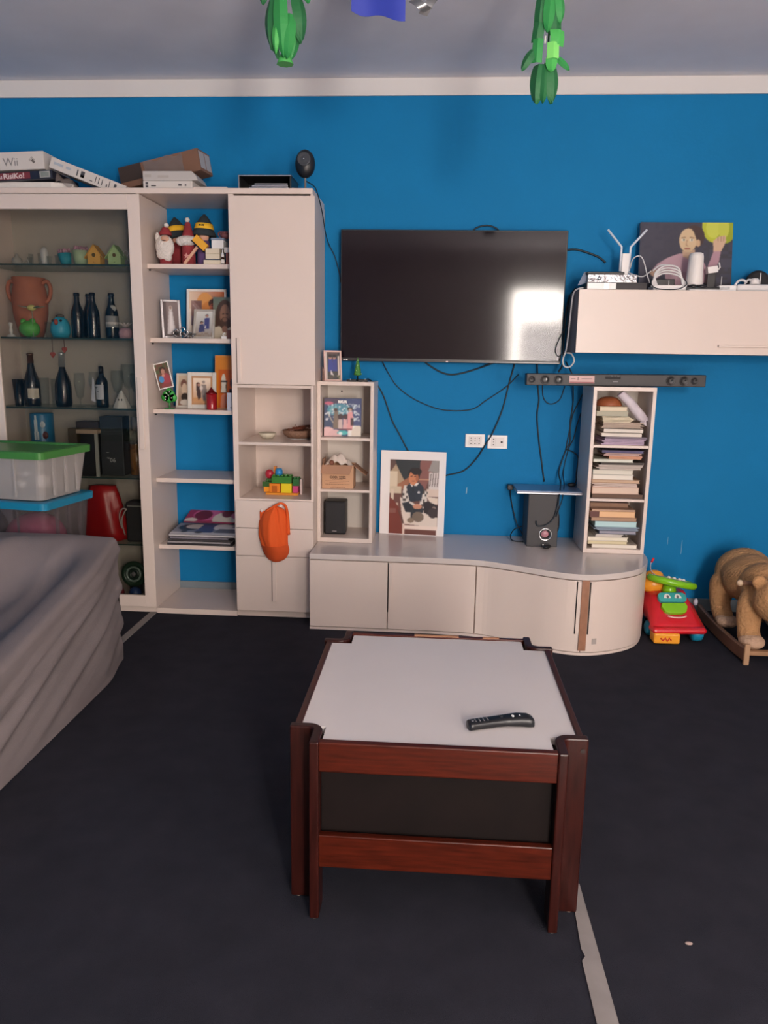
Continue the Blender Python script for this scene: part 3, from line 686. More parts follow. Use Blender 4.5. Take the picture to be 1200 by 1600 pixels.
t = wine(-1.830, 'short dark bottle with a white label and a white tag beside it', .228, .033, lab=(-50, 38, .045, .125, 'b9bac2'))
b = MB(); b.add([(-.034,-.034,.165),(-.048,-.036,.04),(-.022,-.040,.03),(-.026,-.036,.15)], [(0,1,2,3)]); b.add([(-.034,-.033,.165),(-.048,-.035,.04),(-.022,-.039,.03),(-.026,-.035,.15)], [(0,3,2,1)]); b.build('tag', mat('white_tag', 'c3c3cb', 0.6), t, 'white hanging tag', world=False)
b = MB(); b.box(-.020,-.008,-.0346,-.0335,.110,.113).box(-.014,-.004,-.0349,-.0338,.086,.089).box(-.019,-.017,-.0346,-.0335,.100,.112).build('label_script', M_BLACK, t, 'black handwriting strokes', world=False)
MB().lathe([(.001,.002),(.022,0),(.0225,.004),(.032,.145),(.030,.145),(.020,.007)], 20, (-2.302,-.25,Z3), cap=False).build('drinking_glass', glass('smoked_glass', '55585c', .05, .5, .1), None, 'smoky grey tall tumbler at the left of the wine bottles', cat='glass')
def flute(x, y, h, r, label, stem=.35):
    return vessel('stem_glass', label, 'glass', [(.001,.003),(r*.85,0),(r*.85,.002),(.004,.008),(.003,h*stem),(r*.6,h*(stem+.08)),(r,h*.72),(r*.86,h),(r*.82,h),(r*.95,h*.72),(r*.5,h*(stem+.1)),(.001,h*(stem+.04))], (x,y,Z3), M_GLASSWARE, 20, 'stem glasses on the third glass shelf')
small_glass(-2.160, -.24, Z3, .026, .155, 'clear tall tumbler right beside the cream-labelled wine bottle', 'tall tumblers on the third glass shelf')
small_glass(-2.118, -.20, Z3, .026, .150, 'clear tall tumbler left of the sparkling wine bottle', 'tall tumblers on the third glass shelf')
flute(-1.955, -.25, .185, .030, 'clear flute glass right beside the sparkling wine bottle', .22)
flute(-1.905, -.17, .19, .032, 'clear stem glass just left of the white-tagged bottle', .35)
flute(-1.775, -.17, .20, .036, 'clear stem glass directly right of the white-labelled bottle', .35)
flute(-1.715, -.16, .235, .042, 'large clear wine glass behind the white ghost figure', .40)
flute(-1.640, -.24, .19, .034, 'clear stem glass at the far right of the third glass shelf', .40)
t = thing('ghost_figurine', 'little white ghost figure with two dark eyes in front of a wine glass', 'figurine', (-1.713,-.27,Z3))
b = MB(); n_ = 24
pr = [(.046,0),(.040,.018),(.030,.045),(.016,.072),(.007,.09),(.001,.098)]; v = []
for i, (r, z) in enumerate(pr):
    for k in range(n_): rr = r*(1+.10*math.sin(k*2*PI/n_*6)*(1-i/5)); v.append((rr*math.cos(2*PI*k/n_), rr*.7*math.sin(2*PI*k/n_), z))
b.add(v, [(i*n_+k, i*n_+(k+1)%n_, (i+1)*n_+(k+1)%n_, (i+1)*n_+k) for i in range(5) for k in range(n_)], True); b.build('body', mat('ghost_white', 'cfcac2', 0.6), t, world=False)
b = MB()
for s_ in (-1, 1): b.ell((s_*.008,-.0215,.046), .0035,.003,.006, 10, 6)
b.build('eyes', M_BLACK, t, world=False)
# fourth glass shelf
t = thing('tin', 'blue printed tin behind the green-lidded storage box', 'tin', (-2.21,-.20,Z4))
MB().lathe([(.001,0),(.062,0),(.063,.004),(.063,.328),(.060,.335),(.001,.335)], 28).build('body', mat('blue_tin', '2a6f98', 0.35), t, world=False)
b = MB(); b.box(-.012,.006,-.0645,-.060,.235,.30).box(-.008,.002,-.0645,-.060,.30,.325).box(-.014,-.003,-.0645,-.060,.19,.235).box(.001,.012,-.0640,-.060,.19,.235); b.ell((.030,-.055,.275),.018,.006,.018,12,8); b.build('printed_figure', mat('tin_white', 'c4ccd0', 0.5), t, 'white printed figure', world=False)
b = MB(); b.ell((.036,-.047,.215),.022,.010,.022,12,8); b.build('printed_patch', mat('tin_maroon', '5a2a30', 0.5), t, world=False)
for i, (x, y, w, d_, h, c, lb_) in enumerate(((-1.945,-.16,.13,.10,.292,'3a2c26','dark brown carton with two pale spots behind the storage bins'),(-1.985,-.28,.05,.06,.262,'4a3d30','low brown carton hidden behind the green lid'))):
    MB().box(x-w/2,x+w/2,y-d_/2,y+d_/2,Z4,Z4+h).build('carton', mat('carton_'+c, c, 0.6), None, lb_, cat='box', bev=.002)
t = thing('frame_box', 'black case with a pale wooden rim beside the storage bins', 'case', (-1.885,-.26,Z4))
MB().box(-.055,.026,-.05,.05,0,.235).build('case', M_BLACK, t, world=False, bev=.002)
MB().box(-.075,.045,-.058,.058,.2355,.258).build('rim', mat('pale_wood_rim', '9d8672', 0.6), t, 'pale wooden top', world=False, bev=.002)
MB().box(.0265,.044,-.056,-.046,0,.235).build('post', mat('pale_grey_post', '8f8f88', 0.5), t, world=False)
t = thing('gift_box', 'tall black bottle box marked 06 on the fourth glass shelf', 'box', (-1.782,-.22,Z4))
MB().box(-.064,.064,-.05,.05,0,.328).build('box', mat('charcoal_card', '25282b', 0.55), t, world=False, bev=.002)
mi = mat('pale_ink', 'a2a4a4', 0.6)
text('06', .034, T((-.016,-.0508,.076)), mi, t); text('™', .02, T((-.034,-.0508,.088)), mi, t)
MB().box(-.034,-.018,-.0508,-.0501,.128,.131).build('marking', mi, t, world=False)
MB().box(-.050,.02,-.0506,-.0501,.262,.265).build('marking', mat('dim_teal', '3c4a4c', 0.6), t, world=False)
t = thing('liqueur_bottle', 'clear bottle half full of amber liquor wrapped in film, at the right', 'bottle', (-1.660,-.23,Z4))
MB().lathe([(.001,0),(.036,.001),(.038,.01),(.038,.19),(.03,.215),(.016,.24),(.014,.30),(.001,.30)], 22).build('body', M_GLASSWARE, t, world=False)
MB().lathe([(.001,.004),(.035,.005),(.035,.175),(.001,.175)], 22).build('liquor', mat('amber_liquor', '8a5a26', 0.15), t, world=False)
MB().lathe([(.017,.25),(.021,.252),(.021,.325),(.001,.328)], 18).build('stopper', mat('grey_stopper', '77706e', 0.35), t, world=False)
b = MB(); random.seed(3)
for k in range(9):
    a = random.uniform(-.6,.6); zz = random.uniform(.03,.26); b.M = T((a*.05,-.043,zz)) @ Ry(random.uniform(-60,60)); b.add([(-.02,0,-.012),(.02,-.004,-.004),(.012,-.010,.012),(-.014,-.004,.010)], [(0,1,2,3)])
b.build('film', glass('cellophane', 'f2f2f2', .1, .8, .15), t, 'crumpled clear film', world=False)
# fifth shelf: red bag, black bag
b = MB(); n_ = 28; v = []; random.seed(5)
pr = [(.12,0),(.125,.05),(.112,.13),(.10,.20),(.082,.27),(.072,.31)]
for i, (r, z) in enumerate(pr):
    for k in range(n_): a = 2*PI*k/n_; rr = r*(1+.10*math.sin(a*5+i*.7)+.05*math.sin(a*9+i*1.9)); v.append((-1.862+rr*math.cos(a), -.225+rr*.62*math.sin(a), Z5+z))
b.add(v, [(i*n_+k, i*n_+(k+1)%n_, (i+1)*n_+(k+1)%n_, (i+1)*n_+k) for i in range(5) for k in range(n_)]+[tuple(5*n_+k for k in range(n_)), tuple(range(n_))], True)
b.build('gift_bag', mat('red_foil_bag', 'a01a1e', 0.35), None, 'crumpled shiny red bag standing under the black bottle box', cat='bag')
t = thing('handbag', 'black handbag with pale curved handles at the right of the red bag', 'bag', (-1.655,-.24,Z5))
MB().box(-.062,.062,-.05,.05,0,.23).build('body', M_SOFT, t, world=False, bev=.012)
MB().box(-.05,.062,-.0515,-.050,.205,.210).build('trim', mat('pale_grey_post'), t, world=False)
for s_ in (0, 1):
    b = MB(); b.tube([(-.072-.012*s_,-.045-.01*s_,.04+.04*s_),(-.080-.012*s_,-.06,.12+.03*s_),(-.066-.012*s_,-.055,.17+.02*s_),(-.052,-.05,.19)], .004, 8, smoothn=5); b.build('handle', mat('pale_handle', '9a8e88', 0.5), t, world=False)
# cabinet floor: round green lens-like toy and coloured balls
t = thing('spinning_toy', 'dark green ringed disc toy standing on the cabinet floor', 'toy', (-1.70,-.25,.05))
b = MB(); b.M = T((0,0,.125)) @ Rx(84)
b.lathe([(.001,.01),(.012,.012),(.014,.006)], 20); cen = b.build('hub', mat('grey_button'), t, world=False)
for r0, r1, zz, c in ((.014,.034,.006,'22302a'),(.034,.046,.010,'6f7f78'),(.046,.074,.004,'203528')):
    b = MB(); b.M = T((0,0,.125)) @ Rx(84); b.lathe([(r0,0),(r0,zz),((r0+r1)/2,zz+.004),(r1,zz),(r1,0)], 32); b.build('ring', mat('ring_'+c, c, 0.3), t, world=False)
MB().box(-.03,.03,.004,.05,0,.07).build('foot', M_SOFT, t, world=False)
MB().ell((-1.665,-.33,.05+.036), .036,.036,.036, 18, 12).build('ball', mat('dark_blue_ball', '253a68', 0.4), None, 'dark blue ball on the cabinet floor below the ringed disc', cat='ball')
MB().ell((-1.765,-.33,.05+.036), .036,.036,.036, 18, 12).build('ball', mat('dull_red_ball', '8a3038', 0.4), None, 'dull red ball on the cabinet floor beside the sofa', cat='ball')

# ------------------------------------------------------------------ on the top board
def ob(name, label, cat, x0, x1, y0, y1, z0, z1, m, bev=.002, group=None):
    return MB().box(x0,x1,y0,y1,z0,z1).build(name, m, None, label, cat=cat, group=group, bev=bev)
ZT = 2.230
m_wbox = mat('white_box_card', 'd0c8c2', 0.6); ink = mat('dark_grey_ink', '4a474a', 0.6)
b = MB(); b.prism([(-2.40,-.34),(-2.0,-.34),(-1.90,-.30),(-1.93,-.06),(-2.40,-.06)], ZT, ZT+.040)
b.build('paper_pile', M_PAPER, None, 'low pile of loose white papers under the game boxes at the left', cat='papers', bev=.003)
t = thing('game_box', 'navy board game box with red lettering, lower of the two at left', 'game box', (-2.18,-.22,ZT+.0405), 0, tilt=-3.0)
MB().box(-.20,.205,-.15,.15,.0,.040).build('box', mat('navy_game_card', '1c2133', 0.5), t, world=False, bev=.002)
MB().box(-.20,.090,-.1510,-.150,.004,.036).build('red_panel', mat('game_red', '7c3238', 0.5), t, 'pale red name panel', world=False)
text('RisiKo!', .036, T((-.052,-.1516,.008)), mat('game_lettering', 'd9c6c2', 0.5), t, sx=1.08, bold=.001); text('fu', .034, T((-.082,-.1516,.008)), mat('game_lettering'), t)
MB().box(.140,.195,-.1512,-.150,.005,.036).build('white_panel', mat('game_white', '9d9c98', 0.6), t, world=False)
MB().box(.147,.188,-.1516,-.151,.010,.031).build('panel_print', mat('game_grey', '7d8580', 0.6), t, world=False)
t = thing('console_box', 'white game console box with grey lettering on top of the navy game box', 'game box', (-2.21,-.23,ZT+.0885), 0, tilt=-2.0)
MB().box(-.20,.197,-.14,.14,0,.086).build('box', m_wbox, t, world=False, bev=.002)
text('Wii', .055, T((-.018,-.1408,.020)), mat('console_grey_ink', '8a8583', 0.6), t)
b = MB(); b.M = T((.135,-.1406,.045)) @ Ry(45); b.box(-.012,-.001,-.0004,.0004,-.012,-.001).box(.001,.012,-.0004,.0004,.001,.012).box(-.012,-.001,-.0004,.0004,.001,.012); b.build('emblem', mat('console_pale_ink', 'aea59f', 0.6), t, world=False)
b = MB(); b.M = T((.146,-.1408,.042)) @ Ry(45); b.box(-.010,.008,-.0004,.0004,-.012,-.001); b.build('emblem', mat('console_dark_ink', '6b6460', 0.6), t, world=False)
# leaning long white box with pictograms
t = thing('leaning_box', 'long white box with small pictograms leaning down against the console box', 'box', (-1.998,-.24,2.330), 0, tilt=20.2)
MB().box(0,.405,-.12,.12,.006,.060).build('box', m_wbox, t, world=False, bev=.002)
b = MB(); random.seed(2)
for x, w, h in ((.145,.006,.03),(.166,.020,.012),(.166,.020,.030),(.215,.018,.004),(.245,.004,.03),(.262,.004,.03),(.28,.004,.03),(.305,.006,.014),(.318,.004,.034),(.345,.013,.030),(.372,.016,.012)):
    b.box(x,x+w,-.1208,-.1198,.018,.018+h)
b.build('pictograms', ink, t, world=False)
b = MB()
for x, w in ((.02,.05),(.085,.025)): b.box(x,x+w,-.1207,-.1198,.030,.042)
b.build('pale_print', mat('pale_blue_ink', 'a9b0ba', 0.6), t, world=False)
b = MB(); b.grid(lambda u, v: (-1.975+.15*u, -.34+.10*v+.008*math.sin(u*17), ZT+.002+(.085*(1-u)*math.sin(PI*min(1,v*1.1+.15))+.012*math.sin(u*11+v*9))*(1 if v < .95 else .3)), 16, 10)
b.build('plastic_bag', milky('clear_film', '9a8d88', .45, .25), None, 'clear crumpled plastic bag under the leaning white box', cat='bag')
mcart = mat('brown_cardboard', '7d5a48', 0.8, var=.06, vscale=6); mcartd = mat('dark_cardboard', '4f3930', 0.85)
ob('carton', 'dark brown flat carton lying behind the white boxes', 'box', -1.66, -1.34, -.185, -.03, ZT, ZT+.030, mcartd)
t = thing('carton', 'large brown cardboard box tilted on the white boxes, with pale labels', 'box', (-1.675,-.165,2.262), -8, tilt=-10.5)
MB().box(.0,.455,-.04,.11,.0,.108).build('box', mcart, t, world=False, bev=.002)
MB().box(.4552,.4562,-.03,.03,.015,.098).build('label', mat('pale_blue_label', 'a9a8ac', 0.6), t, 'pale end label', world=False)
MB().box(.4552,.4562,.04,.10,.015,.098).build('label', mat('pale_blue_label'), t, world=False)
MB().box(.0,.13,-.0412,-.0402,.03,.108).build('dark_flap', mat('dark_flap', '3b2f2b', 0.8), t, world=False)
b = MB(); b.grid(lambda u, v: (.15+.22*u, -.044-.010*abs(math.sin(u*9+v*5)), .100*v+.008*math.sin(u*13)), 14, 6); b.build('film', milky('clear_film'), t, 'torn clear film on its front', world=False)
t = thing('router_box', 'lower white carton with small grey print in the middle of the top board', 'box', (-1.378,-.30,ZT))
MB().box(-.127,.127,-.075,.085,0,.040).build('box', m_wbox, t, world=False, bev=.004)
b = MB().box(-.113,-.100,-.0757,-.0748,.006,.016).box(-.113,-.100,-.0757,-.0748,.020,.032).box(-.085,-.060,-.0757,-.0748,.012,.018).box(.055,.072,-.0757,-.0748,.014,.024).box(.088,.096,-.0757,-.0748,.014,.022); b.build('small_print', ink, t, world=False)
t = thing('router_box', 'upper pale grey carton with a slanted end on the white carton', 'box', (-1.372,-.29,ZT+.0405))
MB().prism([(-.132,0),(.150,0),(.140,.022),(.118,.044),(-.132,.044)], -.085, .075, 'y').build('box', mat('pale_grey_card', 'b9b3b0', 0.65), t, world=False, bev=.002)
MB().box(-.122,-.09,-.0857,-.0848,.015,.028).box(-.055,.0,-.0857,-.0848,.012,.024).build('small_print', mat('console_pale_ink'), t, world=False)
ob('flat_box', 'thin cream slab lying flat right of the cartons', 'box', -1.250, -1.08, -.36, -.10, ZT, ZT+.014, M_CREAM)
t = thing('disc_case', 'black open-fronted case holding silver discs on the top board', 'case', (-.888,-.25,ZT))
mk = M_BLACK
MB().box(-.134,.134,-.10,.10,0,.006).box(-.134,-.126,-.10,.10,.006,.066).box(.126,.134,-.10,.10,.006,.066).box(-.126,.126,.092,.10,.006,.066).build('tray', mk, t, world=False)
MB().box(-.136,.136,-.104,.10,.0662,.072).build('lid', mk, t, world=False, bev=.001)
MB().box(-.134,.134,-.1055,-.1045,.066,.070).box(-.134,-.130,-.1055,-.1005,.0,.066).build('silver_edge', M_CHROME, t, world=False)
for i in range(3): MB().box(-.085+.012*i,.118-.004*i,-.088+.01*i,.07,.008+.012*i,.017+.012*i).build('disc_sleeve', M_CHROME, t, world=False, bev=.002)
MB().box(-.06,.07,-.06,.06,.0725,.080).build('cover_slab', mat('pale_grey_card'), t, world=False, bev=.003)
t = thing('webcam', 'black oval camera with round lens on a short stand at the board end', 'camera', (-.692,-.30,ZT))
MB().lathe([(.001,0),(.028,0),(.030,.004),(.012,.010),(.006,.016),(.005,.07),(.009,.078),(.001,.08)], 18).build('stand', mat('grey_stopper'), t, world=False)
b = MB(); b.ell((0,0,.135), .051,.040,.068, 24, 16); hd = b.build('head', mat('webcam_black', '1b1d23', 0.4), t, world=False)
b = MB(); b.M = T((0,-.036,.150)) @ Rx(85); b.lathe([(.034,-.004),(.034,.004),(.030,.006),(.022,.002),(.012,.004),(.001,.005)], 24); b.build('lens', mat('lens_grey', '44474d', 0.25), hd, world=False)
MB().ell((0,-.0425,.150), .004,.003,.004, 8, 6).build('lens_highlight', M_CHROME, hd, world=False)  # bright bead put on the lens as its highlight

# ------------------------------------------------------------------ open shelf, top row
S1, S2, S3, S4, S5 = 1.873, 1.498, 1.124, .750, .376
m_fur = mat('white_fleece', 'e2dad4', 0.95, bump=1.0, bscale=120)
m_red = mat('wine_felt', '8c2f35', 0.9, bump=.2, bscale=200); m_blk = mat('dark_felt', '2a3338', 0.9); m_yel = mat('yellow_felt', 'f0bb2c', 0.8)
t = thing('felt_doll', 'bearded felt doll in a small red hat at the left end of the shelf', 'doll', (-1.435,-.27,S1))
MB().lathe([(.001,0),(.034,.0),(.034,.06),(.030,.09),(.001,.09)], 20).build('body', m_red, t, world=False)
b = MB(); b.ell((0,-.016,.090), .050,.030,.060, 18, 12); b.ell((-.004,-.018,.055), .042,.026,.034, 14, 8); b.ell((.012,-.02,.040), .026,.020,.026, 12, 8); b.ell((-.040,-.008,.135), .014,.014,.030, 10, 6); b.build('beard', m_fur, t, world=False)
b = MB(); b.ell((.008,-.034,.127), .022,.014,.018, 14, 8); b.build('face', mat('doll_skin', 'c79a82', 0.8), t, world=False)
b = MB(); b.ell((.006,-.048,.118), .012,.004,.0025, 10, 6); b.build('mouth', mat('doll_dark', '3a2626', 0.8), t, world=False)
MB().lathe([(.034,.150),(.030,.165),(.018,.185),(.001,.196)], 18).build('hat', m_red, t, world=False)
MB().ell((.010,-.01,.198), .013,.013,.012, 12, 8).build('bobble', m_fur, t, world=False)
t = thing('felt_doll', 'tall wine-red felt doll with a pointed hat and white fleece collar', 'doll', (-1.318,-.26,S1))
MB().lathe([(.001,0),(.036,.0),(.033,.12),(.028,.15),(.001,.15)], 20).build('body', m_red, t, world=False)
b = MB(); b.ell((0,-.024,.122), .060,.026,.026, 16, 10); b.ell((-.030,-.028,.118), .024,.018,.022, 12, 8); b.ell((.032,-.026,.124), .024,.018,.020, 12, 8); b.build('collar', m_fur, t, world=False)
MB().lathe([(.036,.138),(.026,.165),(.014,.21),(.006,.222),(.001,.224)], 18).build('hat', m_red, t, world=False)
MB().ell((0,-.004,.228), .013,.013,.013, 12, 8).build('bobble', m_fur, t, world=False)
sp = [(.017*(1 if k % 2 == 0 else .42)*math.sin(2*PI*k/10), .017*(1 if k % 2 == 0 else .42)*math.cos(2*PI*k/10)) for k in range(10)]
b = MB(); b.M = T((0,-.0385,.045)); b.prism(sp, 0, .003, 'y'); b.build('star', mat('pink_felt', 'd08f88', 0.8), t, 'pale pink star', world=False)
def witch(x, y, label, tilt, face):
    t = thing('felt_doll', label, 'doll', (x,y,S1), 0)
    MB().lathe([(.001,0),(.040,0),(.036,.09),(.026,.13),(.001,.135)], 20).build('body', mat('purple_felt', '6a4f80', 0.9) if face else m_red, t, world=False)
    MB().ell((0,-.006,.150), .028,.026,.030, 14, 10).build('head', mat('doll_skin2', 'd9a58c', 0.8), t, world=False)
    b = MB(); b.M = T((0,0,.158)) @ Ry(tilt); b.lathe([(.001,-.004),(.064,-.004),(.066,.002),(.050,.030),(.044,.035),(.040,.060),(.024,.085),(.006,.105),(.001,.106)], 24)
    h_ = b.build('hat', m_blk, t, world=False)
    b = MB(); b.M = T((0,0,.158)) @ Ry(tilt); b.lathe([(.0515,.030),(.052,.031),(.0440,.058),(.0425,.058)], 24, cap=False); b.build('hat_band', m_yel, h_, world=False)
    if face:
        b = MB(); b.M = T((0,0,.158)) @ Ry(tilt); b.prism([(-.014,.040),(-.006,.043),(0,.041),(.006,.043),(.014,.040),(.012,.050),(.004,.047),(-.004,.047),(-.012,.050)], -.0515, -.047, 'y'); b.build('bat', M_BLACK, h_, world=False)
    return t
witch(-1.415, -.13, 'felt doll at the back whose dark hat with yellow band leans left', -9, False)
t = witch(-1.245, -.22, 'felt witch doll with dark brimmed hat, purple dress and yellow mallet', 3, True)
b = MB(); b.M = T((-.078,-.078,.012)) @ Ry(40); b.box(-.007,.007,-.005,.005,-.01,.105); b.build('handle', mat('pale_doll_wood', 'd8a48a', 0.7), t, world=False)
b = MB(); b.M = T((.004,-.085,.106)) @ Ry(42); b.box(-.040,.040,-.012,.012,-.016,.022); b.build('mallet_head', mat('mallet_yellow', 'e8a732', 0.7), t, world=False, bev=.002)
b = MB(); b.M = T((.004,-.085,.106)) @ Ry(42); b.box(-.042,.042,-.011,.012,-.022,-.0165); b.build('mallet_base', M_BLACK, t, world=False)
m_cb = mat('cream_card', 'd9cbb4', 0.7)
ob('small_box', 'lowest cream box lying on the top shelf, bottom of its pile', 'box', -1.222,-1.125,-.32,-.21,S1,S1+.023, m_cb)
t = thing('small_box', 'pair of cream packets taped together on the lowest cream box', 'box', (-1.172,-.27,S1+.0235))
MB().box(-.038,.036,-.05,.05,.004,.030).build('box', m_cb, t, world=False, bev=.001); MB().box(-.038,.036,-.05,.05,.0305,.056).build('box', m_cb, t, world=False, bev=.001)
MB().box(-.037,.035,-.049,.049,0,.004).build('base', mat('navy_card', '26324a', 0.6), t, world=False)
t = thing('small_box', 'white square box with a slate lid on top of the packets', 'box', (-1.148,-.27,S1+.080))
MB().box(-.030,.032,-.045,.045,0,.042).build('box', M_WHITE, t, world=False, bev=.001); MB().box(-.033,.036,-.047,.047,.0425,.052).build('lid', mat('slate_lid', '7d8aa0', 0.6), t, world=False, bev=.001)
t = thing('dropper_bottle', 'tiny brown bottle with a white dropper cap at the shelf front', 'bottle', (-1.118,-.328,S1))
MB().lathe([(.001,0),(.0085,0),(.0085,.030),(.005,.036),(.001,.036)], 16).build('body', mat('brown_glass', '3a2018', 0.2), t, world=False)
MB().lathe([(.0095,.004),(.0095,.024)], 16, cap=False).build('label', M_PAPER, t, world=False)
MB().lathe([(.0075,.036),(.007,.05),(.003,.062),(.003,.072),(.001,.073)], 14).build('dropper', M_WHITE, t, world=False)
ob('small_box', 'brown leather-look box at the right end behind the dropper bottle', 'box', -1.103,-1.070,-.325,-.22,S1,S1+.058, mat('maroon_box', '6a3a34', 0.6))
ob('small_box', 'pale packet standing on the brown box at the right end', 'box', -1.112,-1.070,-.325,-.22,S1+.0585,S1+.085, mat('pale_grey_card'))
b = MB()
for k in range(4): b.tube([(-1.142+.012*k,-.27,S1+.134),(-1.152+.012*k,-.28,S1+.158),(-1.132+.012*k,-.285,S1+.166),(-1.122+.012*k,-.27,S1+.138)], .003, 6, smoothn=5)
b.ell((-1.116,-.27,S1+.150), .028,.022,.017, 12, 8)
b.build('ribbon', mat('dull_pink_ribbon', '7d4a4c', 0.7), None, 'tangle of dull red ribbon on top of the white square box', cat='ribbon')

# ------------------------------------------------------------------ framed pictures
def framed(label, x, y, z, w, h, shapes, fw=.012, fm=None, rz=0, lean=8, tilt=0, group=None, name='photo_frame', res=420, depth=.012, stand=True, mat_w=0, mat_c='b98a62'):
    dz = 0
    t = thing(name, label, 'photo frame', (x,y,z), rz, group, lean=-lean, tilt=tilt); fm = fm or M_WHITE
    b = MB().box(-w/2,-w/2+fw,0,depth,0,h).box(w/2-fw,w/2,0,depth,0,h).box(-w/2+fw,w/2-fw,0,depth,0,fw).box(-w/2+fw,w/2-fw,0,depth,h-fw,h)
    b.build('frame', fm, t, world=False, bev=min(.003, fw*.25))
    MB().box(-w/2+fw,w/2-fw,.006,depth,fw,h-fw).build('backing', mat('dark_backing', '4a3d38', 0.8), t, world=False)
    pw, ph = w-2*fw, h-2*fw
    if mat_w:
        MB().box(-pw/2,pw/2,.004,.006,fw,h-fw).build('mount', mat('mount_'+mat_c, mat_c, 0.7), t, world=False); pw -= 2*mat_w; ph -= 2*mat_w
    pict('picture', pw, ph, res, shapes, t, T((0,.0035,fw+mat_w)))
    if stand:
        b = MB(); b.M = T((0,depth,h*.6)) @ Rx(26); b.box(-.012,.012,0,.003,-h*.58,0); b.build('stand', mat('dark_backing'), t, world=False)
    return t
M_SILVER = mat('silver_frame', 'c9c6c6', 0.25, .8)
bride = [('bg','5d4c48'),('grad','5a4a48','7b6a68',0,1),('r','4a3c3c',.0,.2,.0,1),('e','c9c4c2',.5,.82,.12,.08),('p','b9b2b2',[(.38,.75),(.62,.75),(.78,.05),(.2,.05)]),('p','d2cccc',[(.45,.72),(.56,.72),(.66,.1),(.36,.1)]),('e','8d6f62',.5,.84,.08,.05)]
t = framed('narrow silver frame with a figure in white, turned at the left of the second shelf', -1.425,-.25,S2, .105,.205, bride, .014, M_SILVER, rz=32, lean=6)
orange = [('grad','e9dcc8','c2622c',1,.25),('e','e6a25c',.45,.70,.25,.28),('e','d98a44',.62,.55,.30,.25),('r','efe5da',.0,.10,.0,.62),('r','7d5a56',.06,.36,.46,.80),('p','9a7a74',[(.06,.46),(.36,.46),(.36,.6),(.12,.8),(.06,.8)]),('r','8f7e8a',.06,.34,.26,.46),('l','b9a0a0',[(.1,.72),(.34,.5)],.008),('e','4a2a22',.72,.74,.17,.11),('e','b8604a',.70,.66,.11,.085),('e','4a3a40',.62,.22,.34,.36),('p','6a5560',[(.36,.0),(.34,.3),(.5,.5),(.9,.45),(1,.3),(1,0)]),('l','4a2a22',[(.64,.70),(.80,.72)],.012)]
framed('large white-edged photo of a person against an orange wall on the second shelf', -1.278,-.12,S2, .222,.275, orange, .014, M_WHITE, rz=2, lean=7)
two = [('bg','c9c6bc'),('grad','8c8078','d3d2cc',0,1),('e','3a2a28',.36,.56,.10,.06),('p','3d3f66',[(.2,.16),(.22,.48),(.48,.5),(.56,.2)]),('e','b08070',.37,.54,.06,.04),('e','3a2a28',.66,.84,.10,.06),('p','43467a',[(.52,.3),(.5,.74),(.82,.76),(.84,.3)]),('e','b08070',.66,.82,.06,.04),('p','d8d4d0',[(.54,.38),(.62,.46),(.60,.3)]),('noise','8a7a6a',4,14,.55,0,1,0,.16)]
t = framed('small pale frame with two people in blue, standing before the orange photo', -1.245,-.29,S2, .118,.158, two, .013, mat('stone_frame', 'a9a39c', 0.6, var=.1, vscale=40), rz=-4, lean=12)
portrait = [('grad','6a7a6a','b59a78',0,-1),('bg','a58f74'),('grad','a89878','5d7068',-.1,1),('e','4a342c',.55,.58,.42,.36),('p','4a342c',[(.12,.6),(.1,.28),(.36,.26),(.4,.5)]),('p','4a342c',[(.75,.6),(.72,.25),(1,.22),(1,.6)]),('e','8f6a58',.56,.58,.24,.25),('e','4f3830',.57,.40,.22,.13),('e','83604f',.57,.47,.12,.05),('l','3a2822',[(.44,.60),(.52,.61)],.012),('l','3a2822',[(.62,.61),(.70,.60)],.012),('p','cfc2ae',[(0,0),(0,.27),(.3,.32),(.55,.18),(.8,.3),(1,.25),(1,0)]),('p','8f5a50',[(.60,0),(.66,.22),(1,.25),(1,0)]),('e','8a6250',.56,.24,.14,.08)]
t = thing('portrait_card', 'unframed portrait card of a long-haired bearded man at the right of the shelf', 'picture', (-1.160,-.20,S2), 0, lean=-7)
MB().box(-.058,.058,.001,.003,0,.225).build('card', M_PAPER, t, world=False); pict('print', .116, .225, 420, portrait, t)
t = thing('flower_brooch', 'small grey metal flower ornament lying before the frames', 'ornament', (-1.352,-.30,S2)); random.seed(11)
b = MB()
for k in range(11):
    a = k*1.3; rr = .018+.022*(k % 3)/2; b.M = T((rr*math.cos(a)*1.5, rr*math.sin(a)*.5, .012+.006*(k % 4))) @ Rz(R(0)+k*47) @ Ry(30); b.ell((0,0,0), .018,.010,.006, 10, 6)
b.build('petals', mat('pewter', '8e8f92', 0.3, .8), t, world=False)
b = MB()
for x, z in ((-.035,.035),(.0,.045),(.02,.03)): b.tube([(x-.01,0,.006),(x-.012,-.004,z),(x+.006,-.004,z+.012),(x+.014,0,z-.006)], .003, 6, smoothn=5)
b.build('scrolls', M_CHROME, t, world=False)
b = MB()
for x, z in ((-.03,.026),(.004,.024)): b.ell((x,-.012,z), .011,.008,.008, 10, 6)
b.build('dark_beads', M_BLACK, t, world=False)
t = thing('trinket', 'tiny white block with a white curl on it at the shelf end', 'ornament', (-1.122,-.322,S2))
MB().box(-.014,.014,-.008,.008,0,.014).build('block', M_WHITE, t, world=False, bev=.002); b = MB(); b.tube([(0,0,.014),(-.006,0,.022),(.002,0,.03),(.004,0,.024)], .003, 6, smoothn=4); b.build('curl', M_WHITE, t, world=False)
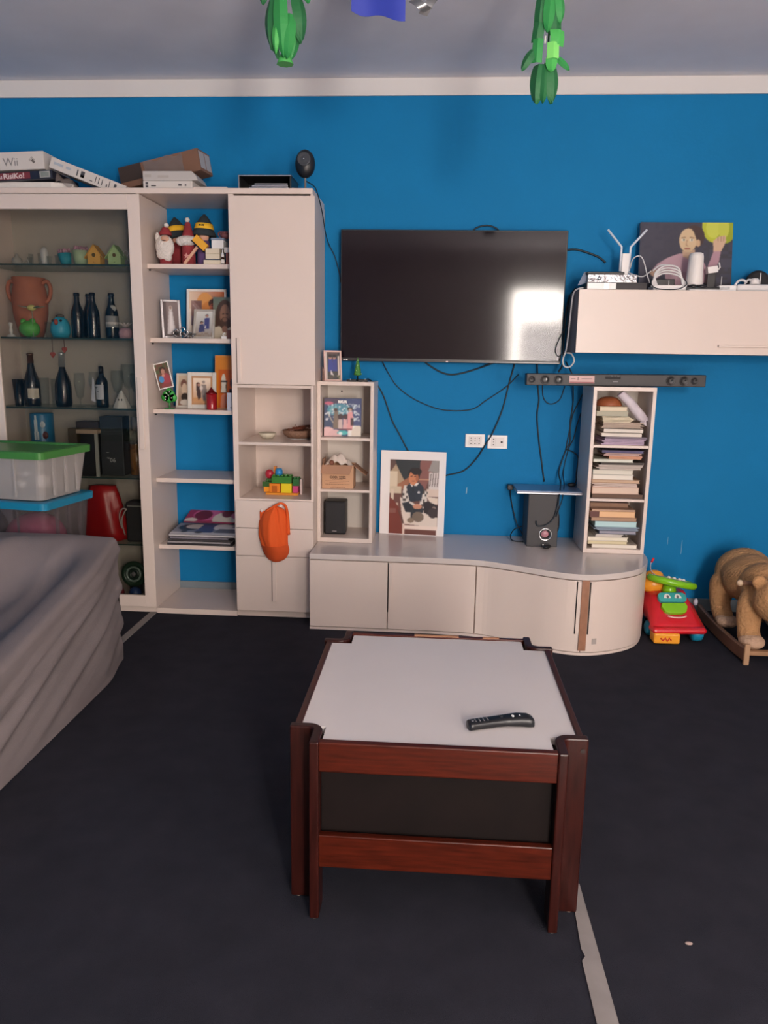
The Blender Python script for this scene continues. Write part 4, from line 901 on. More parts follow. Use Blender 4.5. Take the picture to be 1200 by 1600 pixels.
# third row
kid = [('bg','6a4a3c'),('noise','4d5a3a',3,9,.55,0,1,.6,1),('e','3a2620',.52,.72,.24,.15),('e','b58672',.54,.66,.15,.11),('e','a5474e',.66,.32,.32,.26),('e','4a90c8',.3,.36,.20,.14),('r','8a4444',.2,.9,0,.16),('e','c98f7c',.5,.5,.12,.06)]
t = thing('loose_photo', 'small white-edged photo of a child clipped askew above the green tree', 'photo', (-1.445,-.315,S3+.110), 0, lean=-4, tilt=-14)
MB().box(-.042,.042,.001,.003,0,.140).build('print_edge', M_PAPER, t, world=False); pict('print', .072, .128, 500, kid, t, T((0,.0005,.006)))
MB().cyl((.012,.006,-.098),(.004,.006,.01),.0016,n=6).build('wire', M_SOFT, t, world=False)
t = thing('tree_ornament', 'small flat green tree ornament with white dots at the left of the shelf', 'ornament', (-1.432,-.315,S3))
b = MB()
for x, z, r in ((-.022,.062,.020),(0,.055,.022),(.022,.060,.020),(-.014,.080,.018),(.012,.082,.018),(0,.098,.015)): b.M = T((x,0,z)) @ Rx(90); b.lathe([(.001,-.005),(r,-.005),(r,.005),(.001,.005)], 16)
b.build('crown', mat('green_wood', '2f9a3a', 0.5), t, world=False)
MB().cyl((0,0,.004),(0,0,.05),.005,n=8).box(-.026,.026,-.012,.012,0,.005).build('trunk', mat('green_wood2', '3a7a44', 0.5), t, world=False)
b = MB()
for x, z in ((-.018,.066),(-.002,.074),(.014,.060),(-.014,.086),(-.02,.052),(.004,.092)): b.ell((x,-.0062,z), .003,.0015,.003, 8, 5)
b.build('dots', M_WHITE, t, world=False)
oldp = [('bg','c9b39c'),('grad','8a6a58','d8c6ae',0,1),('e','7a5248',.4,.72,.22,.16),('e','d8c0a8',.45,.55,.2,.2),('e','2f2420',.5,.28,.28,.14),('e','cfc6bc',.55,.1,.4,.1)]
t = framed('left leaf of white hinged frames with a faded close-up photo behind the tree', -1.392,-.19,S3, .115,.190, oldp, .013, mat('ivory_frame', 'd6cfc6', 0.4), rz=-16, lean=5)
couple = [('bg','e6cdb4'),('grad','c99a70','ecd9c4',0,1),('r','c8925f',0,1,0,.2),('e','5a3328',.28,.74,.12,.09),('p','3f2622',[(.16,.68),(.4,.7),(.46,.22),(.3,.1),(.2,.3)]),('e','b98a78',.32,.72,.07,.05),('e','9a8a80',.6,.84,.09,.07),('p','8f8078',[(.46,.74),(.74,.74),(.8,.4),(.74,.1),(.6,.06),(.5,.2)]),('e','d8cac0',.46,.6,.1,.09),('p','4a342c',[(.56,.3),(.66,.3),(.64,.06),(.58,.06)]),('e','8a7060',.82,.18,.14,.07)]
t = framed('white frame with an old brown photo of a couple on the third shelf', -1.284,-.22,S3, .158,.198, couple, .022, mat('ivory_frame'), rz=4, lean=6, mat_w=.010)
MB().cyl((-1.358,-.20,S3+.02),(-1.358,-.20,S3+.195),.004,n=8).build('hinge_rod', M_SOFT, t)
wed = [('bg','e08a2c'),('r','d2641e',.12,1,0,.74),('r','6a4a2c',.2,.5,.28,.52),('e','e0d8c6',.34,.50,.1,.16),('p','d8d2c4',[(.22,.3),(.46,.3),(.4,.5),(.28,.5)]),('e','2a2430',.82,.48,.20,.12),('p','22202c',[(.55,0),(.6,.36),(1,.42),(1,0)]),('p','c9826a',[(.2,0),(.24,.24),(.42,.28),(.48,.12),(.4,0)]),('e','b58a7a',.82,.44,.1,.06),('r','3a2a24',.2,.52,.5,.53)]
t = framed('tall orange-bordered picture of a dark-clothed couple at the right end', -1.158,-.17,S3, .140,.290, wed, .004, mat('orange_frame', 'e0a060', 0.5), rz=-6, lean=4)
MB().box(-1.215,-1.178,-.118,-.112,S3,S3+.172).build('card', M_PAPER, None, 'blank white card standing behind the red lantern', cat='card')
t = thing('lantern', 'small red translucent glass lantern on the third shelf', 'lantern', (-1.205,-.30,S3))
MB().lathe([(.001,.001),(.027,0),(.028,.006),(.030,.088),(.028,.088),(.025,.008)], 20, cap=False).build('glass', mat('red_glass', '96161e', 0.12, coat=.4), t, world=False)
MB().lathe([(.031,.084),(.032,.090),(.022,.094),(.010,.108),(.004,.118),(.001,.12)], 18).build('lid', mat('red_metal', '7a141a', 0.25, .4), t, world=False)
t = thing('white_jar_lid_box', 'slim pale blue-white carton standing at the right end of the third shelf', 'box', (-1.097,-.328,S3))
MB().box(-.013,.013,-.012,.012,0,.094).build('box', mat('bluish_card', 'b9bcca', 0.5), t, world=False, bev=.001); MB().box(.004,.010,-.0125,-.012,.012,.020).build('mark', ink, t, world=False)
# ------------------------------------------------------------------ fifth row: magazines
def mag(label, x, y, z, w, d, th, shapes, rz=0, lean=0, tilt=0, cover=None, edge='4a4648'):
    t = thing('magazine', label, 'magazine', (x,y,z), rz, 'magazines on the lowest shelf', lean=lean, tilt=tilt)
    MB().box(-w/2,w/2,0,d,0,th*.9).build('pages', mat('edge_'+edge, edge, 0.7), t, world=False)
    if shapes: pict('cover', w, d, 260, shapes, t, T((0,0,th)) @ Rx(-90))
    MB().box(-w/2-.001,w/2+.001,-.001,d+.001,th*.9,th-.0004).build('cover_board', cover or mat('dark_cover', '2c2a2e', 0.3), t, world=False)
    return t
for i in range(4):
    mag(['lowest black-spined magazine of the pile','second black-spined magazine from the bottom','third black-spined magazine from the bottom','topmost plain black magazine under the printed ones'][i], -1.285-.006*(i % 2),-.335+.004*i,S5+.0115*i,.365-.012*i,.27,.011,None,edge=['2c2a2e','8f8a8c','3a3638','77717a'][i])
bw = [('bg','8a8a98'),('r','cfccd0',0,1,0,.22),('e','2f2c30',.2,.62,.16,.26),('e','c8beb8',.3,.7,.16,.2),('p','4a5480',[(.34,.2),(.38,.95),(.58,.95),(.6,.2)]),('e','d8d4d6',.7,.7,.14,.3),('p','6a6670',[(.62,.2),(.66,.55),(.98,.6),(.98,.2)]),('r','e0dcde',.6,.98,.55,.68),('e','3f3c40',.18,.28,.05,.1),('e','4a484c',.4,.22,.06,.1)]
mag('printed grey and white magazine with a blue figure in the pile', -1.268,-.325,S5+.048,.385,.21,.012,bw,lean=5,edge='b9b4b6')
pink = [('bg','b8305e'),('grad','a02850','c84a78',1,0),('e','d86a98',.32,.6,.22,.5),('e','7a2030',.26,.55,.14,.42),('e','e6dccc',.63,.3,.20,.55),('e','7a2a2c',.64,.75,.10,.35),('e','d8c8c0',.1,.1,.1,.2),('e','e08aa8',.9,.6,.2,.4)]
mag('bright pink magazine with two heads on its cover, leaning at the back', -1.252,-.135,S5+.085,.37,.145,.010,pink,lean=16,edge='7d2a48')

# ------------------------------------------------------------------ tall cupboard niches and hook
t = thing('bowl', 'small cream ceramic dish in the upper niche', 'dish', (-.925,-.20,.966))
MB().lathe([(.001,.004),(.030,0),(.040,.012),(.050,.030),(.046,.033),(.036,.016),(.001,.012)], 24, cap=False).build('dish', mat('cream_ceramic', 'ccc3ae', 0.35, var=.1, vscale=30), t, world=False)
t = thing('basket', 'round wicker bowl with shiny brown ribbon at the right of the upper niche', 'bowl', (-.752,-.17,.966))
MB().lathe([(.001,.003),(.055,0),(.085,.022),(.094,.048),(.088,.050),(.07,.018),(.001,.010)], 28, cap=False).build('bowl', mat('wicker', '8f6a54', 0.7, bump=.8, bscale=90), t, world=False)
random.seed(9); b = MB()
for k in range(22):
    a = random.uniform(0,6.28); r = random.uniform(.0,.065); b.M = T((r*math.cos(a), r*math.sin(a), .035+random.uniform(0,.034))) @ Rz(random.uniform(0,180)) @ Rx(random.uniform(-50,50)); b.add([(-.03,-.008,0),(.03,-.008,.004),(.03,.008,.0),(-.03,.008,.004)], [(0,1,2,3)])
o = b.build('ribbon', mat('brown_satin', '7a4432', 0.3, var=.5, vscale=40), t, 'shiny brown ribbon', world=False); o['kind'] = 'stuff'
b = MB(); b.lathe([(.057,0),(.062,.004),(.050,.002)], 24, cap=False); b.build('foot', mat('pale_porcelain'), t, world=False)
# toy block castle
t = thing('toy_block_castle', 'castle of coloured toy building blocks in the lower niche', 'toy', (-.835,-.235,.665))
def blk(name, x0, x1, y0, y1, z0, z1, c, studs=0):
    b = MB().box(x0,x1,y0,y1,z0,z1); n = studs
    for k in range(n):
        x = x0+(x1-x0)*(k+.5)/n
        for y in ([y0+(y1-y0)*.5] if y1-y0 < .05 else [y0+(y1-y0)*.25, y0+(y1-y0)*.75]): b.cyl((x,y,z1),(x,y,z1+.009),.009,n=12)
    return b.build(name, mat('block_'+c, c, 0.25), t, world=False, bev=.0015)
blk('base_plate', -.085,.095,-.055,.075,0,.012,'e2902f')
blk('block', -.100,-.066,-.03,.03,.0125,.040,'e8952a'); blk('arch_block', -.066,-.005,-.045,.02,.0125,.062,'e08224'); blk('arch_opening', -.052,-.022,-.0465,-.044,.014,.050,'b5601a')
blk('block', .000,.058,-.05,.01,.0125,.064,'e6cc26'); blk('block', .062,.092,-.04,.02,.0125,.050,'c8487c')
blk('block', .062,.098,-.04,.02,.0505,.088,'2f6a34',2); blk('block', -.052,.058,-.05,.01,.0645,.102,'3a7a30',5); blk('block', -.108,-.058,-.03,.03,.0405,.068,'3a5f2c',1)
blk('block', -.09,-.056,-.015,.03,.0685,.084,'3f6a30')
b = MB(); b.ell((-.074,.0,.108), .024,.020,.026, 14, 10); b.build('cone_block', mat('block_red', 'b0283a', 0.3), t, world=False)
blk('block', -.050,-.036,.0,.03,.1025,.150,'e88a3c'); b = MB(); b.lathe([(.020,.103),(.021,.125),(.016,.142),(.012,.144)], 16, c=(-.016,-.02,0)); b.build('turret_block', mat('block_blue', '2f86c0', 0.3), t, world=False)
blk('block', .062,.075,.03,.06,.0125,.09,'e8952a'); blk('block', .100,.112,-.02,.03,.0,.085,'d9c3bc')
# orange cap
t = thing('baseball_cap', 'orange baseball cap hanging by its strap on the drawer hooks', 'cap', (-.835,-.4345,.34))
m_or = mat('orange_cotton', 'e0581c', 0.85, bump=.15, bscale=300)
def sheet(name, zs, xl, xr, bulge, m, nu=26, nv=16, fold=0.0):
    """a soft piece hanging against the drawers: left and right edges given by height, bulging towards the room"""
    b = MB(); ZL, ZH = zs[0], zs[-1]
    def fn(u, v):
        z = ZL+(ZH-ZL)*v; a = float(np.interp(z, zs, xl)); c = float(np.interp(z, zs, xr)); w_ = float(np.interp(z, zs, bulge))
        y = -.004 - w_*math.sin(PI*u)**.6 + fold*math.exp(-((u-.62-.25*(1-v))/.05)**2) + fold*.8*math.exp(-((u-.22+.25*v)/.05)**2) - fold*.5*math.exp(-((u-.45)/.08)**2)
        return (a+(c-a)*u, y, z)
    b.grid(fn, nu, nv); return b.build(name, m, t, world=False)
sheet('crown', [.072,.10,.13,.20,.255,.280,.292], [-.080,-.086,-.094,-.092,-.072,-.040,-.012], [.068,.066,.066,.066,.060,.044,.012], [.062,.066,.066,.058,.046,.034,.022], m_or, fold=.012)
m_pk = mat('orange_peak', 'cf4f1a', 0.85, bump=.15, bscale=300)
sheet('peak', [-.010,-.004,.012,.035,.060,.086], [-.022,-.036,-.052,-.066,-.076,-.082], [.026,.040,.058,.070,.074,.066], [.022,.030,.042,.054,.066,.076], m_pk, nv=10)
b = MB(); b.tube([(-.046,-.022,.265),(.008,-.024,.300),(.035,-.024,.311),(.058,-.02,.295),(.066,-.012,.24),(.070,-.010,.14)], [.007,.007,.006,.007,.009,.010], 8, smoothn=6); b.build('strap', m_or, t, world=False)
b = MB(); b.box(-.084,-.052,-.010,-.004,.10,.262); b.build('side_flap', m_or, t, world=False, bev=.003)
b = MB(); b.box(.026,.040,-.026,-.018,.292,.304); b.build('strap_buckle', M_WHITE, t, world=False, bev=.001)
b = MB(); b.ell((-.006,-.062,.100), .009,.003,.006, 10, 6); b.ell((.008,-.0625,.106), .006,.003,.006, 10, 6); b.build('emblem', mat('pale_thread', 'e8cdbb', 0.7), t, 'small white stitched emblem', world=False)

# ------------------------------------------------------------------ on and in the left bookcase
blue2 = [('bg','3a3838'),('r','c9bdb6',.0,.1,.0,1),('r','d9c9c0',.86,.96,.15,.86),('p','2c3a8a',[(.16,.28),(.2,.74),(.48,.74),(.5,.3)]),('p','2a3684',[(.46,.3),(.5,.74),(.8,.74),(.82,.3)]),('e','b08478',.34,.80,.10,.07),('e','b08478',.62,.80,.10,.07),('e','2a1f20',.34,.86,.12,.06),('e','2a1f20',.62,.86,.12,.06),('r','5a4440',.1,.9,.93,1),('p','ddd5d6',[(.34,.18),(.36,.34),(.52,.16)]),('noise','8f8a6a',8,10,.5,.5,1,0,.16),('r','4a4038',.1,.5,.0,.12)]
t = framed('photo frame of two people in blue standing on the left bookcase', -.558,-.20,1.2865,.098,.165, blue2, .009, mat('rose_frame', 'd9b8b0', 0.5), rz=20, lean=10)
b = MB(); b.prism([(-.004,0),(.07,0),(.05,.085),(-.004,.05)], -.049, -.046, 'x'); b.build('side_panel', mat('rose_frame'), t, world=False)
t = thing('christmas_tree', 'tiny glittery green tabletop tree on the left bookcase', 'ornament', (-.43,-.17,1.2865))
random.seed(4)
MB().lathe([(.001,0),(.026,0),(.020,.006),(.004,.010),(.003,.04)], 14).build('foot', M_BLACK, t, world=False)
b = MB(); b.lathe([(.001,.028),(.022,.034),(.017,.055),(.018,.058),(.012,.080),(.013,.083),(.006,.105),(.001,.128)], 12); b.build('needles', mat('glitter_green', '4a8a3a', 0.4, bump=.8, bscale=120), t, world=False)
b = MB()
for k in range(9): a = k*2.2; z = .04+.009*k; r = .021*(1-(z-.03)/.1); b.ell((r*math.cos(a), r*math.sin(a)-.002, z), .0035,.0035,.0035, 8, 6)
b.build('baubles', mat('pale_green_bead', 'b9dc9a', 0.2), t, world=False)
t = thing('webcam', 'flat black device with a white light spot on the left bookcase', 'gadget', (-.425,-.235,1.2865))
MB().box(-.055,-.005,-.02,.02,0,.012).box(.005,.058,-.02,.02,0,.013).build('body', M_BLACK, t, world=False, bev=.003); b = MB(); b.ell((.044,-.018,.0135), .004,.003,.003, 8, 6); b.ell((-.035,-.019,.012), .002,.002,.004, 8, 6); b.build('light_spot', M_WHITE, t, world=False)
cdp = [('grad','3a4a66','2c3c74',1,.3),('e','4a4058',.12,.95,.3,.12),('e','4a8aa0',.42,.70,.34,.16),('noise','7ab0ba',6,22,.72,.12,.7,.55,.82),('noise','c8d6dc',12,26,.80,.1,.95,.4,.85),('e','c0607a',.12,.87,.12,.04),('e','e8e4de',.84,.08,.2,.2),('e','dcd0c0',.92,.06,.18,.22),('e','e0b8b8',.1,.08,.2,.16),('e','d8b0b0',.3,.05,.18,.12),('e','4ab4b4',.5,.09,.15,.06),('e','dceeea',.44,.07,.05,.04),
 ('p','7a6a5c',[(.24,.2),(.27,.66),(.38,.66),(.42,.2)]),('e','4a3a34',.31,.70,.06,.05),('p','c8b4b0',[(.38,.2),(.39,.44),(.5,.44),(.5,.2)]),('e','3a2228',.44,.52,.07,.08),('p','d8a8a8',[(.51,.18),(.52,.46),(.62,.46),(.63,.2)]),('e','3a2028',.58,.52,.08,.07),('p','dc9a9a',[(.62,.16),(.64,.64),(.76,.66),(.8,.4),(.76,.16)]),('e','2a2420',.70,.72,.08,.06),('e','c89a8a',.70,.70,.04,.04),('r','3a1c24',.72,.80,.28,.48),('l','b0a898',[(.1,.6),(.24,.36)],.012),('l','cfd4d8',[(.04,.58),(.1,.62)],.018),('e','e0e0e6',.07,.44,.03,.03),('l','a8b4c8',[(.74,.84),(.82,.72),(.9,.8)],.012),('l','c0c8d4',[(.84,.66),(.92,.58)],.014),('r','8a94b0',.84,.92,.42,.45),('r','6a2a34',.4,.76,.165,.2)]
t = thing('music_disc_box', 'square blue disc box with a group of people on its cover', 'disc box', (-.505,-.22,.988), 3, lean=-4)
MB().box(-.102,.102,.001,.024,0,.208).build('case', mat('clear_case', '4a4a58', 0.15), t, world=False, bev=.001)
pict('cover_print', .202, .204, 360, cdp, t, T((0,0,.002)))
text('RKUR', .020, T((-.026,-.0006,.181)), mat('bright_white', 'f2f0ee', 0.5), t, sx=.95, bold=.0012)
mk_ = mat('kraft_card', 'c79a78', 0.75, var=.05, vscale=8)
t = thing('carton', 'open kraft carton marked COD. 2352 in the left bookcase', 'box', (-.525,-.205,.7065))
w = .0865
MB().box(-w,w,-.055,-.052,0,.128).box(-w,w,.062,.065,0,.128).box(-w,-w+.003,-.052,.062,0,.128).box(w-.003,w,-.052,.062,0,.128).box(-w,w,-.052,.062,0,.003).build('box', mk_, t, world=False)
b = MB(); b.M = T((0,-.0555,.128)) @ Rx(-14); b.prism([(-w-.004,-.048),(w-.02,-.05),(w-.004,0),(-w,0)], -.003, 0, 'y'); b.build('flap', mat('kraft_flap', 'a87f66', 0.8), t, 'front flap folded outward', world=False)
b = MB(); b.M = T((w,0,.128)) @ Ry(38); b.box(0,.088,-.052,.06,-.0015,.0015); b.build('flap', mat('kraft_flap'), t, 'right flap sticking out', world=False)
b = MB(); b.M = T((-w+.004,0,.129)) @ Ry(268); b.box(0,.03,-.052,.06,-.0015,.0015); b.build('flap', mat('kraft_flap'), t, world=False)
mb = mat('brown_ink', '5d4030', 0.8)
text('COD. 2352', .019, T((.0,-.0556,.055)), mb, t, align='CENTER', sx=.98, bold=.0007)
b = MB()
for z, x0, x1 in ((.048,-.03,.028),(.039,-.068,.064),(.030,-.045,.045),(.021,-.068,.066),(.004,-.04,.04)):
    random.seed(int(z*1e4)); x = x0
    while x < x1: ww = random.uniform(.003,.011); b.box(x,min(x+ww,x1),-.0557,-.0549,z,z+.0032); x += ww+.0022
b.build('small_print', mat('brown_ink2', '8d684e', 0.8), t, world=False)
b = MB(); b.grid(lambda u, v: (-.075+.16*u, -.03+.07*v, .110+.072*math.sin(PI*min(1,u*.9+.1))*math.sin(PI*(.12+.76*v))+.010*math.sin(u*19+v*7)*math.sin(u*PI)), 22, 14); b.build('plastic_wrap', mat('white_film', 'ddd0c6', 0.35), t, 'white plastic wrap spilling out', world=False)
b = MB(); b.ell((-.036,-.034,.138), .014,.012,.015, 12, 8); b.build('brown_knob', mat('brown_object', '7a4a38', 0.6), t, world=False)
t = thing('satellite_speaker', 'small black box speaker on the floor of the left bookcase', 'speaker', (-.545,-.15,.4365))
MB().box(-.059,.059,-.068,.05,0,.188).build('cabinet', M_BLACK, t, world=False, bev=.008)
MB().box(-.053,.053,-.0715,-.066,.008,.182).build('grille', M_SOFT, t, world=False, bev=.005); MB().box(-.016,.010,-.0725,-.0714,.018,.023).build('badge', M_CHROME, t, world=False)

# ------------------------------------------------------------------ right bookcase: papers and books
pages_m = mat('page_edges', 'd8cab8', 0.8)
def book(label, grp, x0, x1, z0, z1, cov, d=.2, rz=0, pg=None, y=-.345, kind='book'):
    t = thing('book', label, 'book', ((x0+x1)/2, y, z0), rz, grp); w = (x1-x0)/2; h = z1-z0-.0004; c = min(.003, h*.2); cm = mat('cover_'+cov, cov, 0.5)
    MB().box(-w,w,0,d,0,c).box(-w,w,0,d,h-c,h).box(-w,-w+.003,0,d,c,h-c).build('cover', cm, t, world=False)
    MB().box(-w+.003,w-.003,.003,d-.003,c,h-c).build('pages', mat('pg_'+(pg or 'd8cab8'), pg or 'd8cab8', 0.8), t, world=False)
    return t
def papers(label, grp, x0, x1, z0, z1, col, d=.2, rz=0, n=4, y=-.345, seed=1, cat='papers'):
    rnd = random.Random(seed); b = MB(); h = (z1-z0-.0004)/n
    for k in range(n):
        s_ = rnd.uniform(-.008,.008); b.M = T(((x0+x1)/2+s_, y+rnd.uniform(0,.012), z0+k*h)) @ Rz(rz+rnd.uniform(-2,2)); w = (x1-x0)/2-rnd.uniform(0,.012)-.006
        b.box(-w,w,0,d,0,h*.8)
    return b.build('paper_stack', mat('sheaf_'+col, col, 0.8, var=.05, vscale=30), None, label, cat=cat, group=grp)
g1, g2, g3 = 'papers on the top shelf of the right bookcase', 'books and papers on the middle shelf of the right bookcase', 'books on the bottom shelf of the right bookcase'
papers('lilac stack of paper at the bottom of the top compartment', g1, .862,1.100,.9885,1.022,'b8a2b8',n=4,seed=1,rz=1)
papers('thin mauve-grey folder sticking out past the right edge', g1, .868,1.096,1.022,1.031,'8d7f8c',n=2,seed=2,y=-.36)
papers('thick bright white sheaf above the mauve folder', g1, .856,1.085,1.031,1.076,'e2d8cc',n=2,seed=3,rz=-2)
papers('ragged white and brown papers above the thick white sheaf', g1, .856,1.080,1.076,1.104,'bda999',n=5,seed=4,rz=-2)
papers('cream paper pile in the middle of the top compartment', g1, .850,1.024,1.104,1.137,'d9ccb2',n=5,seed=5,rz=1)
book('wide grey-green notebook over the cream pile', g1, .830,.992,1.137,1.163,'a3a18e',pg='b5b09c')
book('small cream book directly under the brown hat-shaped bowl', g1, .845,.985,1.163,1.185,'d6c4a6',pg='e0d2b8',d=.17)
t = thing('wooden_bowl', 'upturned brown bowl on the topmost book', 'bowl', (.910,-.24,1.185))
MB().lathe([(.068,0),(.068,.006),(.060,.026),(.040,.042),(.018,.047),(.001,.048)], 26).build('bowl', mat('warm_brown', '9a5634', 0.5), t, world=False)
b = MB(); b.M = T((1.020,-.295,1.185)) @ Ry(46)
b.tube([(-.095,0,0),(-.08,0,0),(-.03,.002,.004),(.03,-.002,0),(.07,0,0),(.098,0,.004)], [.021,.023,.025,.026,.027,.016], 12, smoothn=4)
b.prism([(.09,-.024),(.128,-.012),(.105,.004),(.13,.022),(.088,.020)], -.004,.004,'y')
b.build('paper_roll', mat('lilac_white_wrap', 'd2c8d0', 0.7, var=.12, vscale=25, bump=.6, bscale=25), None, 'crumpled white paper roll lying slantwise across the top compartment', cat='paper roll')
zs = [.7065,.730,.766,.788,.806,.831,.859,.885,.897,.914,.930,.946,.960]
book('dark brown folder at the bottom of the middle compartment', g2, .835,1.100,zs[0],zs[1],'4f3b32',pg='6d5547')
book('pinkish open-edged book above the dark brown folder', g2, .833,1.078,zs[1],zs[2],'c9a08c',pg='dcc4b2',rz=1.5)
papers('pale pink envelope pile in the lower middle compartment', g2, .832,1.076,zs[2],zs[3],'d4bfb4',n=3,seed=7)
book('tan book with brown cover in the middle compartment', g2, .830,1.077,zs[3],zs[4],'b08e72',pg='c9ab90')
book('plain white book, lower of two white ones', g2, .832,1.042,zs[4],zs[5],'d8d0c4',pg='e8e0d4')
book('white-grey book, upper of two white ones', g2, .830,1.040,zs[5],zs[6],'aaa69a',pg='dcd6c8',rz=1)
papers('curled white magazine in the middle of the stack', g2, .848,1.095,zs[6],zs[7],'cbbdb4',n=4,seed=9,rz=2)
papers('thin dark grey sheet slipping to the right', g2, .860,1.098,zs[7],zs[8],'5e5652',n=2,seed=10)
book('greenish white book under the peach folder', g2, .830,1.035,zs[8],zs[9],'b3b5a4',pg='dadad0')
papers('peach folder in the upper middle compartment', g2, .900,1.088,zs[9],zs[10],'dba283',n=3,seed=11,rz=-3)
papers('pinkish loose sheets below the navy folder', g2, .876,1.086,zs[10],zs[11],'c7a7a0',n=3,seed=12,rz=-2)
book('navy folder on top of the middle stack', g2, .872,1.085,zs[11],zs[12],'3f3a5c',pg='5f587a',rz=-2)
ys = [.4365,.458,.476,.497,.513,.534,.552,.583,.604,.637,.647,.672]
book('white book at the very bottom of the bookcase', g3, .852,1.090,ys[0],ys[1],'cbbfb0',pg='e4dccf')
book('cream book, second from the bottom', g3, .830,1.037,ys[1],ys[2],'c2b493',pg='d9cda8')
book('white book with yellowed pages, third from the bottom', g3, .829,1.039,ys[2],ys[3],'cfc6b8',pg='e2dac6')
papers('white papers, fourth from the bottom', g3, .862,1.024,ys[3],ys[4],'d6cec6',n=3,seed=21)
book('dark slate book with pale printed edge', g3, .885,1.080,ys[4],ys[5],'3c4258',pg='9a98a4')
papers('thin blue-grey folder sticking out to the right', g3, .850,1.100,ys[5],ys[6],'8a98a8',n=3,seed=22)
book('pale turquoise book in the bottom compartment', g3, .861,1.080,ys[6],ys[7],'9cc0c6',pg='b9d6d8')
book('brown-covered book above the turquoise one', g3, .840,1.078,ys[7],ys[8],'8a6a56',pg='b08e74')
t = book('book with orange-cream pages and a dark red spine', g3, .832,1.068,ys[8],ys[9],'c99a70',pg='e8bd92')
MB().box(-.1185,-.070,-.001,.0,.001,.031).build('spine_end', mat('dark_red_spine', '5a2a22', 0.5), t, 'dark red spine end', world=False)
book('thin tan book under the topmost book', g3, .840,1.066,ys[9],ys[10],'b3907a',pg='c9a890')
book('brown book at the top of the bottom compartment, set back', g3, .842,1.045,ys[10],ys[11],'7d5c4c',pg='96755f',y=-.28,d=.18)

# ------------------------------------------------------------------ leaning photo, subwoofer, laptop
boy = [('bg','6b4a3e'),('grad','7a4a40','5a4a46',.2,1),('p','2e3438',[(.1,1),(.2,.8),(.3,.72),(.62,.74),(.62,1)]),('p','8a5a54',[(.62,1),(.6,.72),(.72,.6),(.86,.86),(.9,1)]),('p','9a9490',[(.78,.86),(.86,1),(1,1),(1,.84)]),('p','b09a80',[(.02,.84),(.12,.94),(.3,.72),(.2,.62)]),('p','a06a50',[(.14,.66),(.42,.78),(.44,.62),(.2,.60)]),('r','b88a70',.6,.86,.735,.755),
 ('r','d8c8b0',.0,.16,.60,.84),('r','cdbda6',.0,.24,.55,.64),('r','d8c6b4',.03,.09,.3,.6),('r','c9b5a4',.14,.18,.14,.42),('p','7a3a30',[(0,0),(0,.50),(.08,.46),(.2,.36),(.3,0)]),('r','8a5a50',.0,.14,.28,.34),('p','5a4038',[(.17,.34),(.2,.32),(.32,.14),(.30,.12)]),
 ('r','d6ccc8',.80,1,.60,.84),('l','5a4a46',[(.84,.82),(.82,.66)],.006),('l','5a4a46',[(.89,.83),(.87,.66)],.006),('l','5a4a46',[(.94,.83),(.92,.66)],.006),('l','5a4a46',[(.99,.83),(.97,.66)],.006),('r','d8c4b6',.76,1,.52,.62),('p','e0d0c0',[(.76,.52),(1,.5),(1,.42),(.86,.42)]),
 ('p','ded0c4',[(.22,.5),(.26,.28),(.32,.14),(1,.1),(1,.3),(.6,.34)]),('r','ead8cc',.32,1,.07,.12),('r','e0c8bc',.28,.33,.0,.14),('r','6a4038',.34,.98,.0,.06),('r','efe3dc',.98,1,0,.08),
 ('p','d8d0c8',[(.24,.44),(.30,.66),(.42,.66),(.40,.46),(.56,.40),(.5,.36),(.3,.40)]),('p','d8d0c8',[(.66,.64),(.76,.58),(.78,.42),(.70,.34),(.62,.38)]),('noise','4a4440',31,30,.62,.25,.42,.38,.64),('noise','4a4440',33,30,.62,.64,.78,.35,.62),
 ('p','2c3440',[(.34,.64),(.42,.70),(.62,.70),(.70,.64),(.66,.46),(.42,.44)]),('p','e8e2dc',[(.42,.68),(.46,.64),(.5,.66),(.56,.66),(.6,.70)]),('l','2a3038',[(.49,.67),(.49,.58)],.012),('e','c8c8cc',.60,.57,.025,.015),('p','2a3038',[(.26,.42),(.38,.44),(.56,.36),(.72,.36),(.70,.30),(.5,.26),(.44,.30),(.34,.30)]),('p','2e343a',[(.46,.40),(.54,.26),(.50,.2),(.44,.2)]),('e','c98f74',.58,.38,.09,.035),
 ('e','7a6a5c',.60,.24,.12,.07),('e','8a7866',.45,.19,.07,.035),('e','241c1c',.50,.82,.12,.08),('e','c9825c',.48,.76,.09,.095),('e','241c1c',.54,.85,.11,.05),('e','a86444',.56,.76,.03,.05),('l','3a2420',[(.43,.78),(.46,.785)],.006),('l','3a2420',[(.50,.78),(.53,.785)],.006),('l','8a4a3c',[(.46,.72),(.51,.72)],.005),('p','2a2428',[(.70,.44),(.80,.46),(1,.40),(1,.24),(.86,.26),(.72,.30)]),('e','8a7a70',.92,.36,.04,.03),('e','3a3034',.9,.3,.1,.07)]
t = thing('poster_photo', 'large white-bordered photo of a boy in a vest leaning on the wall', 'photo', (-.121,-.062,.4115), -6, lean=-3)
MB().box(-.1875,.1875,.001,.006,0,.484).build('mount', mat('bright_white_mount', 'ece7e6', 0.6), t, world=False)
pict('picture', .283, .430, 420, boy, t, T((.008,0,.004)))
sw = thing('subwoofer', 'tall black subwoofer cabinet with a pinkish round port on the bench', 'speaker', (.600,-.14,.4115))
MB().box(-.083,.083,-.115,.115,0,.290).build('cabinet', mat('subwoofer_black', '3a383a', 0.55), sw, world=False, bev=.003)
b = MB(); b.M = T((.017,-.116,.070)) @ Rx(90); b.lathe([(.036,-.002),(.036,.003),(.031,.005),(.029,-.004)], 28); k_ = b.build('port_ring', M_CHROME, sw, world=False)
